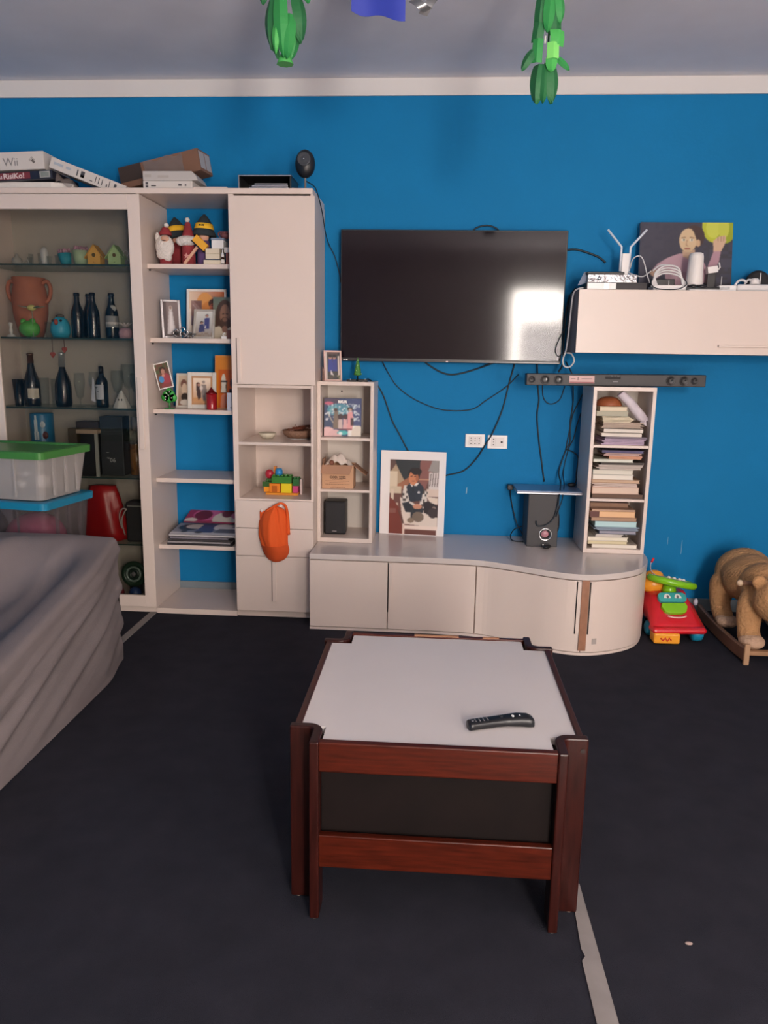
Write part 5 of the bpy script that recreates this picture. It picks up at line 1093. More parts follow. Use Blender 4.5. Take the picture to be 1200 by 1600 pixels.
b = MB(); b.M = T((.017,-.116,.070)) @ Rx(90); b.lathe([(.031,.001),(.024,.003),(.022,.001)], 24); b.build('cone', M_BLACK, k_, world=False)
b = MB(); b.ell((.014,-.118,.073), .020,.008,.020, 18, 10); b.build('dome', mat('pink_dome', 'b07a84', 0.25), k_, world=False)
b = MB(); b.M = T((.083,-.06,.13)) @ Ry(90); b.lathe([(.001,.008),(.050,.008),(.055,.0),(.055,-.002)], 24); b.build('side_driver', M_SOFT, sw, world=False)
t = thing('mouse', 'small black gadget with a white light lying before the subwoofer', 'gadget', (.622,-.292,.4115), -30)
b = MB(); b.ell((0,0,.012), .022,.030,.012, 16, 10); b.build('body', M_BLACK, t, world=False); b = MB(); b.ell((-.016,-.012,.021), .005,.004,.004, 8, 6); b.build('light', M_WHITE, t, world=False)
t = thing('laptop', 'closed silver laptop lying on top of the black subwoofer', 'laptop', (.632,-.135,.702))
MB().box(-.180,.180,-.118,.118,.001,.0105).build('base', mat('laptop_silver', 'b9babf', 0.3, .7), t, world=False, bev=.002); MB().box(-.180,.180,-.118,.118,.0125,.018).build('lid', mat('laptop_lid', '8f9db4', 0.28, .6), t, world=False, bev=.002)
MB().box(-.176,.176,-.112,.112,.0105,.0125).build('seam', M_DARKGAP, t, world=False)
t = thing('usb_dongle', 'black plug and adapter at the left rear corner of the laptop', 'adapter', (.437,-.03,.690))
MB().box(-.018,.014,-.028,.02,0,.028).build('body', M_BLACK, t, world=False, bev=.004); MB().cyl((0,.02,.014),(0,.029,.014),.008,n=10).build('plug', M_BLACK, t, world=False)
t = thing('mouse', 'small black mouse on the laptop lid beside the bookcase', 'mouse', (.775,-.075,.7205), 20)
b = MB(); b.ell((0,0,.012), .028,.018,.012, 16, 10); b.build('body', M_BLACK, t, world=False); b = MB(); b.box(-.002,.010,-.0012,.0012,.022,.0245); b.build('wheel', M_SOFT, t, world=False)

# ------------------------------------------------------------------ sockets
def socket(label, x0, x1, z0, z1, holes, dot):
    t = thing('wall_socket', label, 'socket', ((x0+x1)/2,-.001,z0)); w = (x1-x0)/2; h = z1-z0
    MB().box(-w,w,-.009,0,0,h).build('plate', mat('white_socket', 'e6e0de', 0.3), t, world=False, bev=.003)
    MB().box(-w*.66,w*.66,-.0105,-.009,h*.16,h*.84).build('insert', mat('socket_insert', 'dad3d0', 0.35), t, world=False, bev=.001)
    b = MB()
    for x in holes:
        for z in (.30,.5,.70): b.cyl((x,-.0103,h*z),(x,-.0110,h*z),.0036 if z != .5 else .0028,n=10)
    if dot is not None: b.cyl((dot,-.0103,h*.5),(dot,-.0112,h*.5),.006,n=12)
    b.build('hole', M_DARKGAP, t, world=False)
    b = MB()
    for x in holes: b.box(x-.0112,x-.0106,-.0108,-.0104,h*.2,h*.8).box(x+.0106,x+.0112,-.0108,-.0104,h*.2,h*.8)
    b.build('seam', mat('grey_ink'), t, world=False)
socket('white wall plate with three socket columns, the left of the pair', .173,.284,.921,.998,(-.023,0,.023),None)
socket('white wall plate with one socket column and one round port, the right of the pair', .299,.411,.917,.994,(-.022,),.024)

# ------------------------------------------------------------------ on the wall cabinet
ZW = 1.7685
t = thing('painting', 'unframed dark canvas of a woman in pink holding up green fruit', 'painting', (1.285,-.125,ZW), 0, lean=-10)
art = [('bg','41404a'),('grad','4b4a58','3d3b42',1,-.4),('noise','454452',41,26,.7),('noise','4a4956',43,9,.75),('e','b8bf3a',.80,.96,.13,.24),('e','9aa62e',.92,.95,.12,.24),('e','c9cf55',.79,.93,.08,.15),('e','c3c94e',.90,.92,.06,.14),
 ('p','b796a0',[(.12,.30),(.20,.42),(.30,.50),(.42,.56),(.60,.58),(.68,.48),(.74,.34),(.72,.16),(.62,.14),(.60,.30),(.42,.20),(.40,.04),(.30,.1),(.28,.30),(.18,.2)]),('p','a98892',[(.40,.04),(.42,.3),(.62,.3),(.64,.04)]),('p','b08c98',[(.72,.30),(.80,.60),(.88,.62),(.86,.46),(.80,.28)]),
 ('p','c9a98f',[(.46,.60),(.47,.52),(.54,.48),(.60,.54),(.60,.62)]),('e','4a3a3a',.58,.80,.12,.16),('e','d3b894',.52,.75,.095,.165),('p','4a3a3a',[(.54,.93),(.62,.92),(.68,.82),(.66,.66),(.62,.72),(.58,.86)]),('e','c9a987',.63,.71,.025,.05),('e','e8e0d0',.47,.755,.022,.018),('e','e8e0d0',.555,.755,.022,.018),('e','4a5a4a',.475,.755,.009,.014),('e','4a5a4a',.56,.755,.009,.014),('l','8a6a54',[(.45,.785),(.49,.79)],.007),('l','8a6a54',[(.54,.79),(.58,.785)],.007),('l','b08a70',[(.51,.75),(.50,.68),(.52,.67)],.006),('l','a05a50',[(.49,.63),(.54,.63)],.009),
 ('p','cfae94',[(.80,.60),(.79,.74),(.84,.80),(.92,.82),(.93,.74),(.88,.60)]),('l','a8866e',[(.84,.79),(.845,.73)],.006),('l','a8866e',[(.875,.81),(.875,.74)],.006),('l','a8866e',[(.905,.81),(.90,.74)],.006),('e','c9a58c',.17,.29,.05,.05)]
MB().box(-.237,.237,.0015,.02,0,.372).build('canvas', mat('canvas_edge', 'a59c98', 0.8), t, world=False); pict('painted_face', .474, .372, 380, art, t, T((0,0,0)), M_CANVAS)
t = thing('set_top_box', 'black set-top box with a bright band, at the left end of the wall cabinet', 'set-top box', (.893,-.215,ZW))
MB().box(-.150,.150,-.095,.10,0,.036).build('case', M_BLACK, t, world=False, bev=.002); MB().box(-.146,-.062,-.0965,-.095,.004,.033).box(-.040,-.004,-.0965,-.095,.004,.033).build('panel', mat('bright_panel', 'efeceb', 0.3), t, 'white reflecting front panels', world=False)
MB().box(-.062,-.040,-.0962,-.095,.004,.033).build('mirror', M_CHROME, t, world=False); MB().box(.0,.148,-.0962,-.095,.004,.033).build('display', mat('glossy_black', '26262c', 0.08), t, world=False)
t = thing('dvd_player', 'silver-fronted player on top of the black set-top box', 'player', (.873,-.20,ZW+.0365))
MB().box(-.122,.124,-.09,.09,0,.040).build('case', mat('pale_silver', 'b9b7b6', 0.3, .5), t, world=False, bev=.002); MB().box(-.120,.122,-.0915,-.09,.003,.038).build('front', mat('wavy_silver', '8c8b8e', 0.16, .85, bump=.9, bscale=26), t, world=False)
b = MB(); b.M = T((-.065,-.092,.021)) @ Rx(90); b.lathe([(.001,.001),(.010,.001),(.010,0)], 18); b.build('dial', M_CHROME, t, world=False)
MB().box(-.128,.06,-.085,.03,.0405,.054).build('top_slab', M_BLACK, t, world=False, bev=.004)
b = MB().prism([(-.1275,.0),(-.165,-.012),(-.135,.055),(-.110,.055)], -.05,-.048,'y'); b.build('loose_panel', mat('slate_lid'), t, 'tilted grey panel at its left', world=False)
t = thing('wifi_router', 'white wireless adapter with two raised antennas in a V', 'router', (.958,-.16,ZW+.0365+.0405))
MB().box(-.018,.020,-.012,.012,.0,.118).build('body', M_WHITE, t, world=False, bev=.003)
for pts in (((-.022,0,.03),(-.022,0,.150),(-.098,0,.236)),((.024,0,.03),(.024,0,.150),(.100,0,.236))):
    b = MB(); b.tube(pts, .006, 8); b.build('antenna', mat('bluish_white', 'dfe6f0', 0.3), t, world=False)
t = thing('wifi_router', 'flat white router under the loops of white cable', 'router', (1.165,-.20,ZW))
MB().prism([(-.082,-.075),(.082,-.075),(.090,.06),(-.074,.06)], 0, .030).build('case', M_WHITE, t, world=False, bev=.006); MB().box(-.075,.045,.0,.05,.0302,.066).build('rear_block', M_BLACK, t, world=False, bev=.003); MB().cyl((.0,-.05,.03),(.0,-.05,.056),.0015,n=6).build('pin', M_WHITE, t, world=False)
b = MB()
for k in range(4):
    dz = .012*k; b.tube([(1.075+.01*k,-.27,ZW+.02),(1.085,-.275,ZW+.06+dz*.6),(1.13,-.28,ZW+.085+dz),(1.20,-.275,ZW+.075+dz),(1.245-.006*k,-.27,ZW+.035),(1.24,-.265,ZW+.008)], .0042, 8, smoothn=6)
b.tube([(1.08,-.25,ZW+.10),(1.12,-.25,ZW+.128),(1.19,-.25,ZW+.122),(1.215,-.25,ZW+.09)], .004, 8, smoothn=6)
b.build('cable_coil', M_WCABLE, None, 'coiled loops of white network cable over the flat white router', cat='cable')
b = MB(); b.tube([(1.065,-.285,ZW+.055),(1.075,-.295,ZW+.02),(1.12,-.30,ZW+.006),(1.20,-.30,ZW+.008),(1.24,-.295,ZW+.03),(1.235,-.285,ZW+.055)], .0025, 8, smoothn=6); b.build('thin_cable', M_CABLE, None, 'thin black cable drooping in front of the flat white router', cat='cable')
b = MB(); b.tube([(.985,-.17,ZW+.12),(.990,-.20,ZW+.165),(1.02,-.22,ZW+.175),(1.04,-.23,ZW+.14),(1.055,-.24,ZW+.085),(1.07,-.25,ZW+.04)], .003, 8, smoothn=6); b.tube([(.975,-.175,ZW+.10),(1.0,-.20,ZW+.085),(1.04,-.22,ZW+.075),(1.075,-.24,ZW+.10)], .003, 8, smoothn=6); b.build('thin_cable', M_WCABLE, None, 'thin white lead looping from the V-antenna adapter', cat='cable')
MB().lathe([(.041,.0),(.042,.004),(.036,.14),(.033,.155),(.024,.160),(.001,.160)], 28, (1.303,-.21,ZW+.034)).build('mesh_router', mat('matte_white', 'e9e3df', 0.5), None, 'white tapered cylinder router before the dark painting', cat='router')
t = thing('cradle', 'low black cradle with round pads carrying the white cylinder', 'stand', (1.32,-.22,ZW))
MB().box(-.085,.095,-.05,.05,0,.022).build('base', M_BLACK, t, world=False, bev=.004)
b = MB()
for x in (-.035,.010): b.ell((x,-.035,.024), .024,.020,.012, 14, 8)
b.build('pads', M_BLACK, t, world=False)
b = MB().lathe([(.030,.022),(.030,.034)], 20, c=(-.017,.01,0)); b.build('seat', M_BLACK, t, world=False)
MB().box(1.252,1.46,-.31,-.245,ZW,ZW+.006).build('cable_tray', M_WHITE, None, 'thin white strip lying at the front edge before the cradle', cat='strip', bev=.001)
t = thing('camera_stand', 'black adapter post with a small white plug cube on top', 'adapter', (1.405,-.14,ZW))
MB().box(-.022,.022,-.02,.02,0,.10).build('post', M_BLACK, t, world=False, bev=.003); b = MB(); b.M = T((.0,-.012,.118)) @ Ry(-10); b.box(-.026,.026,-.02,.02,-.017,.017); b.build('plug', M_WHITE, t, world=False, bev=.003); b = MB(); b.tube([(.026,-.02,.115),(.037,-.02,.13),(.030,-.02,.155)], .004, 8); b.build('lead', M_WHITE, t, world=False)
t = thing('power_strip', 'white power strip with rounded end at the right of the wall cabinet', 'power strip', (1.555,-.22,ZW))
MB().box(-.05,.122,-.03,.03,0,.040).build('housing', M_WHITE, t, world=False, bev=.014, ); b = MB(); b.prism([(-.135,-.02),(-.05,-.03),(-.05,.03),(-.135,.02)], 0, .034); b.build('tail', M_WHITE, t, world=False, bev=.005)
b = MB(); b.M = T((.045,0,.041)); b.lathe([(.022,0),(.022,.022),(.014,.030),(.001,.031)], 18); b.build('plug', M_WHITE, t, world=False); MB().cyl((.072,0,.04),(.072,0,.098),.003,n=8).build('pin', M_WHITE, t, world=False)
b = MB(); b.tube([(-.06,-.02,.03),(-.045,-.03,.055),(-.02,-.03,.058),(-.005,-.03,.045)], .006, 8, smoothn=5); b.tube([(-.01,-.02,.04),(.0,-.03,.06),(.018,-.03,.06)], .005, 8, smoothn=4); b.build('cable_knot', M_WCABLE, t, world=False)
b = MB(); b.M = T((1.665,-.09,ZW+.062)) @ Rx(80); b.lathe([(.001,-.02),(.060,-.018),(.062,.012),(.045,.018),(.001,.012)], 28); b.build('round_speaker', M_SOFT, None, 'black round speaker half hidden behind the power strip at the frame edge', cat='speaker')
b = MB(); b.tube([(1.425,-.25,ZW+.035),(1.425,-.25,ZW+.075)], .0018, 6); b.tube([(1.39,-.20,ZW+.01),(1.43,-.24,ZW+.018),(1.47,-.25,ZW+.02)], .006, 8, smoothn=4); b.build('white_lead', M_WCABLE, None, 'short white lead with a pin at the left end of the power strip', cat='cable')

# ------------------------------------------------------------------ cables on the wall
def cable(label, pts, r=.0035, m=None, y=-.006, name='cable'):
    P = [(p[0], p[2] if len(p) > 2 else y, p[1]) for p in pts]
    MB().tube(P, r, 8, smoothn=6).build(name, m or M_CABLE, None, label, cat='cable')
cable('black cable drooping from the bookcase-top device down behind the boy photo', [(-.375,1.300,-.15),(-.345,1.275,-.05),(-.333,1.262),(-.295,1.197),(-.249,1.071),(-.200,.981),(-.154,.898),(-.12,.85)], .004)
cable('black cable sagging in a long curve from under the television to the soundbar', [(-.309,1.40,-.03),(-.268,1.323),(-.216,1.253),(-.113,1.183),(.033,1.132),(.196,1.135),(.284,1.190),(.388,1.264),(.455,1.335)], .003)
cable('short thick black cable looping just under the television', [(-.08,1.42,-.03),(-.057,1.387),(.027,1.339),(.099,1.329),(.205,1.356),(.32,1.40,-.03)], .005)
cable('black cable crossing the right socket plate down to the boy photo', [(.43,1.41,-.03),(.428,1.381,-.01),(.405,1.282),(.375,1.139),(.327,1.011,-.016),(.290,.945,-.016),(.243,.863,-.01),(.172,.787),(.081,.759),(.02,.74)], .0042)
cable('black cable hanging straight from the soundbar to the laptop', [(.552,1.40,-.03),(.565,1.274),(.576,1.196),(.570,1.107),(.589,.963),(.609,.854),(.630,.735)], .0042)
cable('black lead hanging in a small loop below the soundbar drivers', [(.590,1.30),(.600,1.21),(.640,1.175),(.690,1.20),(.715,1.275)], .0028)
cable('black cable falling to the knot left of the paper bookcase and the laptop', [(.700,1.41,-.07),(.735,1.34,-.10),(.752,1.277,-.05),(.765,1.182),(.757,1.075),(.761,.967),(.742,.919),(.706,.801,-.03),(.705,.746,-.12),(.678,.70,-.262),(.672,.65,-.262),(.655,.575,-.262),(.615,.535,-.262),(.572,.53,-.262),(.562,.555,-.262)], .004)
cable('black cable slanting from behind the bookcase to the knot', [(.815,1.235),(.772,1.129),(.759,1.057),(.741,.925)], .003)
cable('black cable bowing outwards beside the bookcase side panel', [(.812,1.129),(.794,1.057),(.781,.985),(.756,.923),(.735,.802),(.728,.735,-.10),(.697,.70,-.264),(.69,.66,-.264),(.668,.585,-.264)], .003)
cable('black loop of cable from the knot round to the mouse', [(.742,.922),(.782,.909,-.02),(.809,.877,-.03),(.800,.80,-.05),(.800,.752,-.06),(.787,.736,-.07)], .0034)
cable('black cable trailing from the adapter down beside the subwoofer', [(.437,.690,-.03),(.445,.64,-.02),(.456,.589,-.02),(.482,.496,-.04),(.505,.455,-.06),(.514,.44,-.08)], .003)
cable('black loop of cable lying on the bench left of the subwoofer', [(.512,.48,-.05),(.470,.463,-.06),(.445,.435,-.10),(.455,.415,-.14),(.512,.4155,-.16)], .0034)
cable('bundle of black cables along the right edge of the television', [(.735,1.80,-.04),(.700,1.74,-.05),(.688,1.63,-.05),(.684,1.50,-.06),(.680,1.40,-.10),(.655,1.355,-.14)], .005)
cable('thin black lead looping across the lower right corner of the screen', [(.69,1.60,-.095),(.655,1.53,-.100),(.637,1.47,-.100),(.655,1.435,-.100),(.676,1.45,-.100),(.684,1.40,-.09)], .0022)
cable('white cable running down the end of the wall cabinet into a ring', [(.78,1.785,-.24),(.715,1.778,-.24),(.694,1.75,-.22),(.690,1.66,-.20),(.688,1.55,-.18),(.684,1.47,-.16),(.672,1.42,-.15),(.682,1.385,-.15),(.712,1.383,-.15),(.732,1.415,-.15),(.715,1.45,-.15),(.690,1.455,-.15)], .0042, M_WCABLE)
cable('short black cable sticking out of the wall right of the television', [(.672,2.00),(.730,2.003),(.793,1.987),(.852,1.965),(.884,1.942),(.890,1.936)], .0055)
cable('thin black cable running from the camera down the cupboard side', [(-.688,2.285,-.29),(-.650,2.262,-.30),(-.632,2.232,-.30),(-.622,2.16,-.20),(-.618,2.07,-.10),(-.610,2.02,-.02),(-.580,1.960),(-.555,1.876),(-.545,1.82)], .0028)
cable('black cable arching over the top edge of the television', [(.165,2.07,-.03),(.180,2.10,-.03),(.217,2.116,-.03),(.262,2.118,-.03),(.305,2.10,-.03),(.315,2.07,-.03)], .004)

# ------------------------------------------------------------------ ride-on toy car
tt = thing('ride_on_car', 'red toddler ride-on car with green steering wheel and cartoon eyes', 'toy car', (1.262,-.40,0), 5)
m_tred = mat('toy_red', 'cf1f2c', 0.25, coat=.3); m_tgreen = mat('toy_green', '7fc21c', 0.25, coat=.3); m_tteal = mat('toy_teal', '3fa6a8', 0.3); m_tor = mat('toy_orange', 'f0a030', 0.3); m_tblue = mat('toy_blue', '1f86a8', 0.35)
# hood: a tapered shell, sloping towards the room
def ring(x0, x1, y, z0, z1, r=.03): return None
b = MB(); prof = [(.155,.12,.055,.205),(.05,.122,.055,.215),(-.02,.122,.060,.205),(-.09,.130,.060,.140),(-.14,.138,.058,.095),(-.165,.139,.058,.078)]
n = 24; v = []; f = []
for y, w, z0, z1 in prof:
    for k in range(n):
        cx, cz = se(2*PI*k/n+PI/n, .45); wt = w*(.86 if cz > .5 else 1.0)
        v.append((wt*cx, y, (z0+z1)/2+(z1-z0)/2*cz))
for i in range(len(prof)-1):
    for k in range(n): f.append((i*n+k, i*n+(k+1)%n, (i+1)*n+(k+1)%n, (i+1)*n+k))
f.append(list(range(n))); f.append([(len(prof)-1)*n+k for k in range(n)])
b.add(v, f, True); b.build('body', m_tred, tt, world=False)
sl = math.degrees(math.atan2(.205-.095, .12)); SL = T((0,-.075,.160)) @ Rx(sl-90)
def on_hood(pts, d0, d1): 
    b = MB(); b.M = SL; b.prism(pts, d0, d1, 'y'); return b
def rrect(w, h, r, cx=0, cz=0, n=5): return [(cx+sx*(w-r)+r*math.cos(a), cz+sz*(h-r)+r*math.sin(a)) for sx, sz, a0 in ((1,1,0),(-1,1,PI/2),(-1,-1,PI),(1,-1,1.5*PI)) for a in np.linspace(a0, a0+PI/2, n)]
ws = on_hood(rrect(.074,.028,.022,0,.056), -.014, .006).build('windshield', m_tteal, tt, world=False, bev=.002)
for s_ in (-1, 1):
    b = on_hood([(s_*.028+.018*math.cos(a), .048+.026*math.sin(a)) for a in np.linspace(0, PI, 12)], -.017, -.010); e_ = b.build('eye', M_WHITE, ws, world=False)
    b = on_hood([(s_*.026+.006*math.cos(a), .056+.009*math.sin(a)) for a in np.linspace(0, 2*PI, 12, endpoint=False)], -.0185, -.013); b.build('pupil', mat('grey_button'), ws, world=False)
on_hood([(-.062,.022),(.062,.022),(.068,.0),(.055,-.030),(.03,-.040),(-.03,-.040),(-.055,-.030),(-.068,.0)], -.014, .010).build('grille', m_tgreen, tt, world=False, bev=.003)
b = MB(); b.M = SL; b.tube([(-.048,-.012,-.056),(-.02,-.016,-.066),(.02,-.016,-.066),(.048,-.012,-.056)], .004, 8, smoothn=5); b.build('smile', mat('pale_pink_plastic', 'e8b4b0', 0.3), tt, world=False)
MB().box(-.140,.140,-.185,-.10,.050,.085).build('bumper', m_tred, tt, world=False, bev=.02, seg=3)
for x, y in ((.105,-.13),(-.102,-.05),(.115,.13),(-.10,.15)):
    b = MB(); b.M = T((x,y,.042)) @ Ry(90); b.lathe([(.001,-.030),(.026,-.030),(.038,-.022),(.042,0),(.038,.022),(.026,.030),(.001,.030)], 26); w_ = b.build('wheel', m_tblue, tt, world=False)
    b = MB(); b.M = T((x,y,.042)) @ Ry(90); b.lathe([(.001,.031),(.016,.031),(.018,.026)], 16); b.build('hub', m_tteal, w_, world=False)
b = MB(); b.M = T((-.068,-.165,.012)) @ Rz(-4); b.box(-.066,.066,-.03,.05,-.008,.048); bl = b.build('front_block', m_tor, tt, 'orange block with red figure', world=False, bev=.010, seg=3)
b = MB(); b.M = T((-.074,-.1965,.030)); b.tube([(-.03,0,.006),(-.018,0,-.006),(-.006,0,.008),(.004,0,-.010),(.014,0,.008),(.024,0,-.004)], .004, 6); b.build('red_figure', m_tred, bl, world=False)
b = MB(); b.M = T((.010,.03,.212)); b.lathe([(.040,0),(.034,.02),(.032,.045),(.001,.045)], 20); b.build('steering_column', m_tgreen, tt, world=False)
SWm = T((.018,.025,.272)) @ Ry(11) @ Rx(-8)
b = MB(); b.M = SWm; b.tube([(.115*math.cos(a), .085*math.sin(a), 0) for a in np.linspace(0, 2*PI, 28, endpoint=False)], .019, 10, closed=True); b.box(-.10,.10,-.022,.022,-.010,.008); st = b.build('steering_wheel', m_tgreen, tt, world=False)
b = MB(); b.M = SWm; b.lathe([(.001,.018),(.072,.018),(.076,.012),(.070,.006)], 24); b.build('wheel_pad', mat('cream_plastic', 'e4cf9a', 0.35), st, world=False)
b = MB(); b.M = SWm
for x in (-.03,.0,.03,.05): b.ell((x,-.02,.021), .010,.010,.007, 10, 6)
b.build('buttons', M_WHITE, st, world=False)
b = MB(); b.ell((-.052,.10,.240), .070,.060,.056, 18, 12); b.ell((-.058,.08,.288), .050,.04,.032, 14, 8); b.build('seat', m_tor, tt, world=False)
MB().box(-.108,.135,.08,.26,.09,.205).build('rear_body', m_tred, tt, world=False, bev=.03, seg=3)
b = MB(); b.tube([(-.055,.04,.295),(-.085,.05,.320),(-.094,.05,.355),(-.084,.05,.382)], .0022, 6, smoothn=5); b.build('lead', mat('pale_grey_lead', 'a9a6b4', 0.5), tt, world=False); b = MB(); b.tube([(-.090,.05,.370),(-.080,.05,.394)], .006, 8); b.build('red_tip', m_tred, tt, world=False)
b = MB(); b.ell((.136,-.02,.175), .012,.010,.020, 12, 8); b.build('side_light', mat('pale_grey_lead'), tt, world=False)

# ------------------------------------------------------------------ plush rocking animal
rk = thing('rocking_animal', 'plush brown rocking animal on curved wooden rockers at the right edge', 'rocking toy', (1.69,-.45,0))
m_ply = mat('rocker_wood', '7a5844', 0.5, var=.15, vscale=12); m_fur2 = mat('tan_plush', 'b88a5e', 0.95, bump=1.0, bscale=70, var=.16, vscale=9); m_fur3 = mat('pale_plush', 'c4a288', 0.95, bump=1.0, bscale=70)
for x in (-.178, .195):
    ys_ = np.linspace(-.375, .30, 22); lo = [(y, .004+.14*((y+.06)**2)) for y in ys_]; hi = [(y, z+.062) for y, z in lo]
    MB().prism([(y, z) for y, z in lo]+[(y, z) for y, z in hi[::-1]], x-.012, x+.012, 'x').build('rocker', m_ply, rk, world=False, bev=.004)
    MB().box(x-.013,x+.013,-.388,-.368,.0,.105).build('rocker_end', mat('pale_end_grain', 'b08a6a', 0.6), rk, 'pale end block of the rocker', world=False, bev=.005)
MB().box(-.166,.183,-.335,-.300,.030,.052).build('cross_bar', mat('pale_bar', '9c7656', 0.55), rk, world=False, bev=.004); MB().box(-.166,.183,.16,.195,.035,.057).build('cross_bar', m_ply, rk, world=False, bev=.004)
b = MB()
b.ell((0,.08,.300), .150,.20,.128, 28, 18); b.ell((0,.19,.310), .150,.13,.130, 24, 16); b.ell((0,-.08,.31), .125,.13,.115, 24, 16)
for s_ in (-1, 1):
    b.tube([(s_*.070,.16,.31),(s_*.110,.17,.24),(s_*.132,.13,.15),(s_*.13,.06,.085)], [.060,.072,.052,.050], 16, smoothn=5); b.ell((s_*.13,.03,.088), .050,.068,.034, 16, 10)
    b.tube([(s_*.055,-.11,.31),(s_*.098,-.17,.22),(s_*.112,-.21,.12),(s_*.112,-.23,.085)], [.055,.064,.052,.056], 16, smoothn=5); b.ell((s_*.112,-.255,.082), .056,.066,.034, 16, 10)
b.ell((-.015,-.285,.292), .118,.11,.110, 24, 16); b.ell((.005,-.16,.31), .09,.10,.09, 18, 12)
b.ell((-.010,-.385,.257), .062,.055,.048, 18, 12)
for s_ in (-1, 1): b.ell((-.015+s_*.090,-.255,.378), .036,.020,.036, 14, 10)
bd = b.build('body', m_fur2, rk, world=False)
rm_ = bd.modifiers.new('remesh', 'REMESH'); rm_.mode = 'VOXEL'; rm_.voxel_size = .009; rm_.use_smooth_shade = True
sm_ = bd.modifiers.new('smooth', 'SMOOTH'); sm_.iterations = 4; sm_.factor = .5
for s_ in (-1, 1):
    b = MB(); b.ell((s_*.112,-.262,.080), .060,.068,.036, 18, 12); b.build('paw', m_fur3, rk, world=False)
    b = MB(); b.ell((s_*.13,.026,.085), .054,.070,.035, 18, 12); b.build('paw', m_fur3, rk, world=False)
b = MB(); b.ell((-.010,-.436,.272), .020,.012,.014, 12, 8); b.build('nose', mat('dark_nose', '2e2220', 0.5), rk, world=False)
b = MB()
for s_ in (-1, 1): b.ell((-.015+s_*.046,-.380,.320), .010,.008,.011, 12, 8)
b.build('eyes', M_BLACK, rk, world=False)
b = MB(); b.tube([(-.155,-.165,.345),(.20,-.165,.345)], .012, 12); b.build('handle_bar', m_ply, rk, world=False); b = MB(); b.ell((-.158,-.165,.345), .016,.016,.016, 14, 10); b.build('handle_knob', mat('pale_knob', 'd0b496', 0.5), rk, world=False)
b = MB(); b.tube([(-.06,-.30,.205),(.01,-.325,.190),(.09,-.31,.205)], [.010,.018,.010], 10, smoothn=5); b.ell((.02,-.33,.188), .024,.014,.018, 12, 8); b.build('bow', mat('dusty_rose', '9a3a4a', 0.8), rk, world=False)

# ------------------------------------------------------------------ paper decorations hanging from the ceiling
greens = [mat('paper_green_dark', '1f6a3a', 0.6), mat('paper_green_mid', '2f9048', 0.6), mat('paper_green', '46ad52', 0.6), mat('paper_green_light', '7ad46a', 0.6)]
def leaf(parent, c, L, w, ang, bend, yaw, m, nu=4, nv=8, tip=True):
    """a strip of paper hanging down from c, w wide, L long, slightly folded"""
    b = MB(); b.M = T(c) @ Ry(ang) @ Rz(yaw)
    def fn(u, v):
        ww = w*(math.sin(PI*min(1, .25+.75*v))**.5 if tip else 1.0) if v < 1 else (w*.06 if tip else w)
        return ((u-.5)*ww, -bend*math.sin(PI*v)*L + .25*w*abs(u-.5)*2 - .25*w, -L*v)
    b.grid(fn, nu, nv, False); return b.build('paper_leaf', m, parent, world=False)
g = thing('paper_garland', 'green paper leaf garland hanging at the left of the blue sheet', 'garland', (-.555,-1.5,2.408), 0)
for c, L, w, a, be, yw, k in (((-.036,-.005,.21),.17,.062,2,.10,-35,0),((.036,-.005,.21),.15,.055,-5,.10,40,0),((-.012,-.03,.20),.19,.050,-3,.12,0,1),((.018,-.030,.145),.140,.048,4,.12,18,1),((-.016,-.036,.130),.110,.030,6,.14,-12,2),((-.045,.0,.12),.105,.045,-12,.08,-50,0),((.030,.01,.12),.11,.05,12,.08,50,1),((-.055,-.01,.28),.10,.05,12,.1,-20,0),((.05,-.01,.29),.11,.05,-16,.1,25,1),((.0,-.03,.30),.12,.055,0,.1,5,2),((-.03,.02,.30),.15,.05,0,.1,-60,1),((.03,.02,.32),.15,.05,0,.1,60,0)):
    leaf(g, c, L, w, a, be, yw, greens[k])
b = MB(); b.tube([(-.004,0,.0),(-.004,0,.028)], [.030,.018], 8); b.build('paper_cuff', greens[2], g, world=False)
MB().box(-.003,.003,-.001,.001,.03,.4495).build('paper_string', greens[1], g, world=False)
g = thing('paper_garland', 'longer green paper leaf garland hanging over the television', 'garland', (.335,-1.5,2.270), 0)
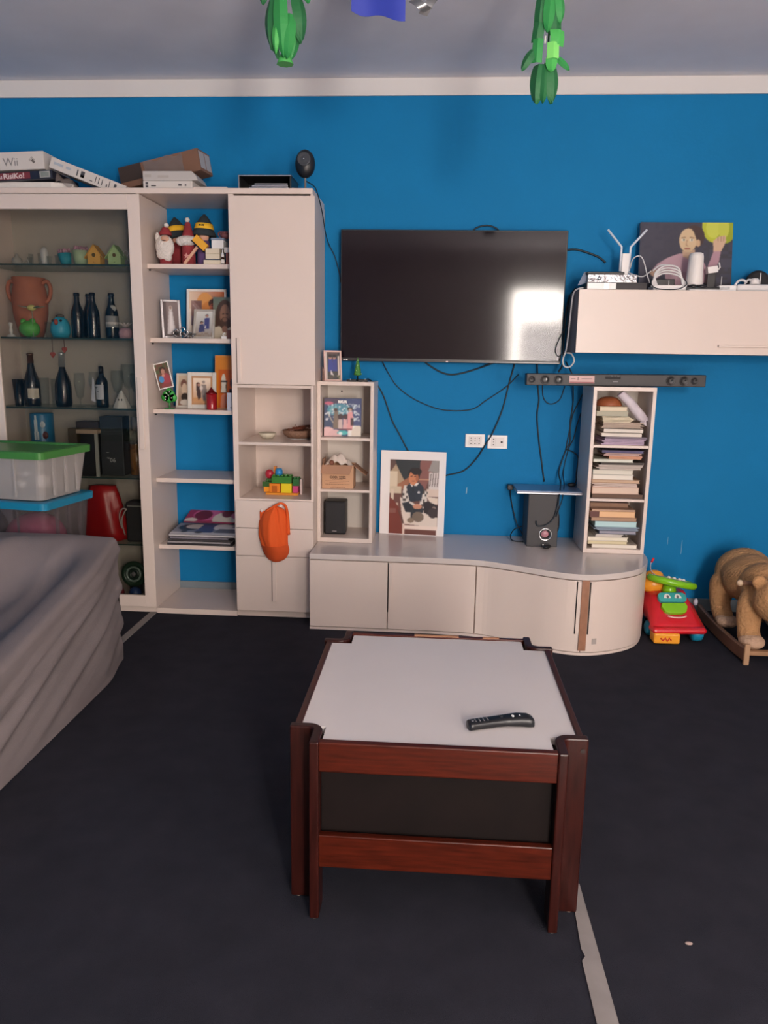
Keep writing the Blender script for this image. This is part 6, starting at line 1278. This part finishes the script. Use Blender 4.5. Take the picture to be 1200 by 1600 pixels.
for c, L, w, a, be, yw, k, tp in (((-.012,-.01,.125),.125,.060,3,.08,-30,0,1),((.018,-.012,.13),.13,.055,-4,.08,30,0,1),((.0,-.02,.12),.12,.035,0,.08,0,0,1),((-.035,-.01,.17),.075,.035,32,.10,-20,0,1),((.045,-.01,.145),.055,.022,-48,.05,0,1,1),((.020,-.035,.145),.050,.040,0,.05,5,2,1),((-.024,-.015,.205),.075,.036,2,.05,-15,1,0),((.022,-.04,.185),.050,.040,-2,.03,3,3,0),((.034,-.03,.225),.050,.050,0,.12,15,2,0),((-.018,-.005,.27),.075,.040,8,.06,-20,0,0),((.022,-.01,.30),.085,.045,-6,.06,20,0,0),((.008,-.02,.33),.11,.040,3,.06,0,1,1),((-.012,-.005,.35),.10,.045,5,.06,-25,0,0),((.034,-.012,.34),.09,.04,-6,.08,30,1,1)):
    leaf(g, c, L, w, a, be, yw, greens[k], tip=bool(tp))
MB().box(.036,.042,-.003,-.001,.150,.26).box(-.003,.003,-.003,-.001,.195,.2195).build('white_paper_edge', M_WHITE, g, world=False)
MB().box(.008,.014,-.001,.001,.1,.5875).build('paper_string', greens[0], g, world=False)
b = MB(); b.grid(lambda u, v: (-.328+.186*u, -1.5+.012*math.sin(u*5), 2.858-(.858-.574+.036*(u**1.0)+.006*math.sin(u*9))*v), 20, 10); b.grid(lambda u, v: (-.328+.186*u, -1.4985+.012*math.sin(u*5), 2.858-(.858-.574+.036*(u**1.0)+.006*math.sin(u*9))*v), 20, 10)
b.build('paper_streamer', mat('royal_blue_paper', '2f3fa8', 0.5), None, 'royal blue paper sheet hanging from the ceiling between the garlands', cat='decoration')
b = MB(); b.grid(lambda u, v: (-.132+.03*u+.052*v, -1.5-.02*math.sin(PI*v), 2.60-.034*math.sin(PI*v*.5)+.012*u), 6, 12); b.grid(lambda u, v: (-.098+.03*u+.045*v, -1.49-.015*math.sin(PI*v), 2.566+.06*v-.008*u), 6, 12); b.tube([(-.12,-1.5,2.60),(-.12,-1.5,2.857)], .002, 6); b.tube([(-.04,-1.495,2.62),(-.04,-1.495,2.857)], .002, 6)
b.build('foil_streamer', mat('silver_foil', '8f9296', 0.3, .7), None, 'folded silver foil strip hanging beside the blue sheet', cat='decoration')
# small crumbs on the carpet
for i, (x, y, s_) in enumerate(((.66,-2.70,.010),(-.26,-1.38,.006))):
    b = MB(); b.ell((x,y,.003), s_,s_*.55,.003, 10, 6); b.build('crumb', mat('pale_crumb', 'a08a82', 0.8), None, ['larger pale crumb on the carpet right of the coffee table','small crumb on the carpet left of the coffee table'][i], cat='crumb')
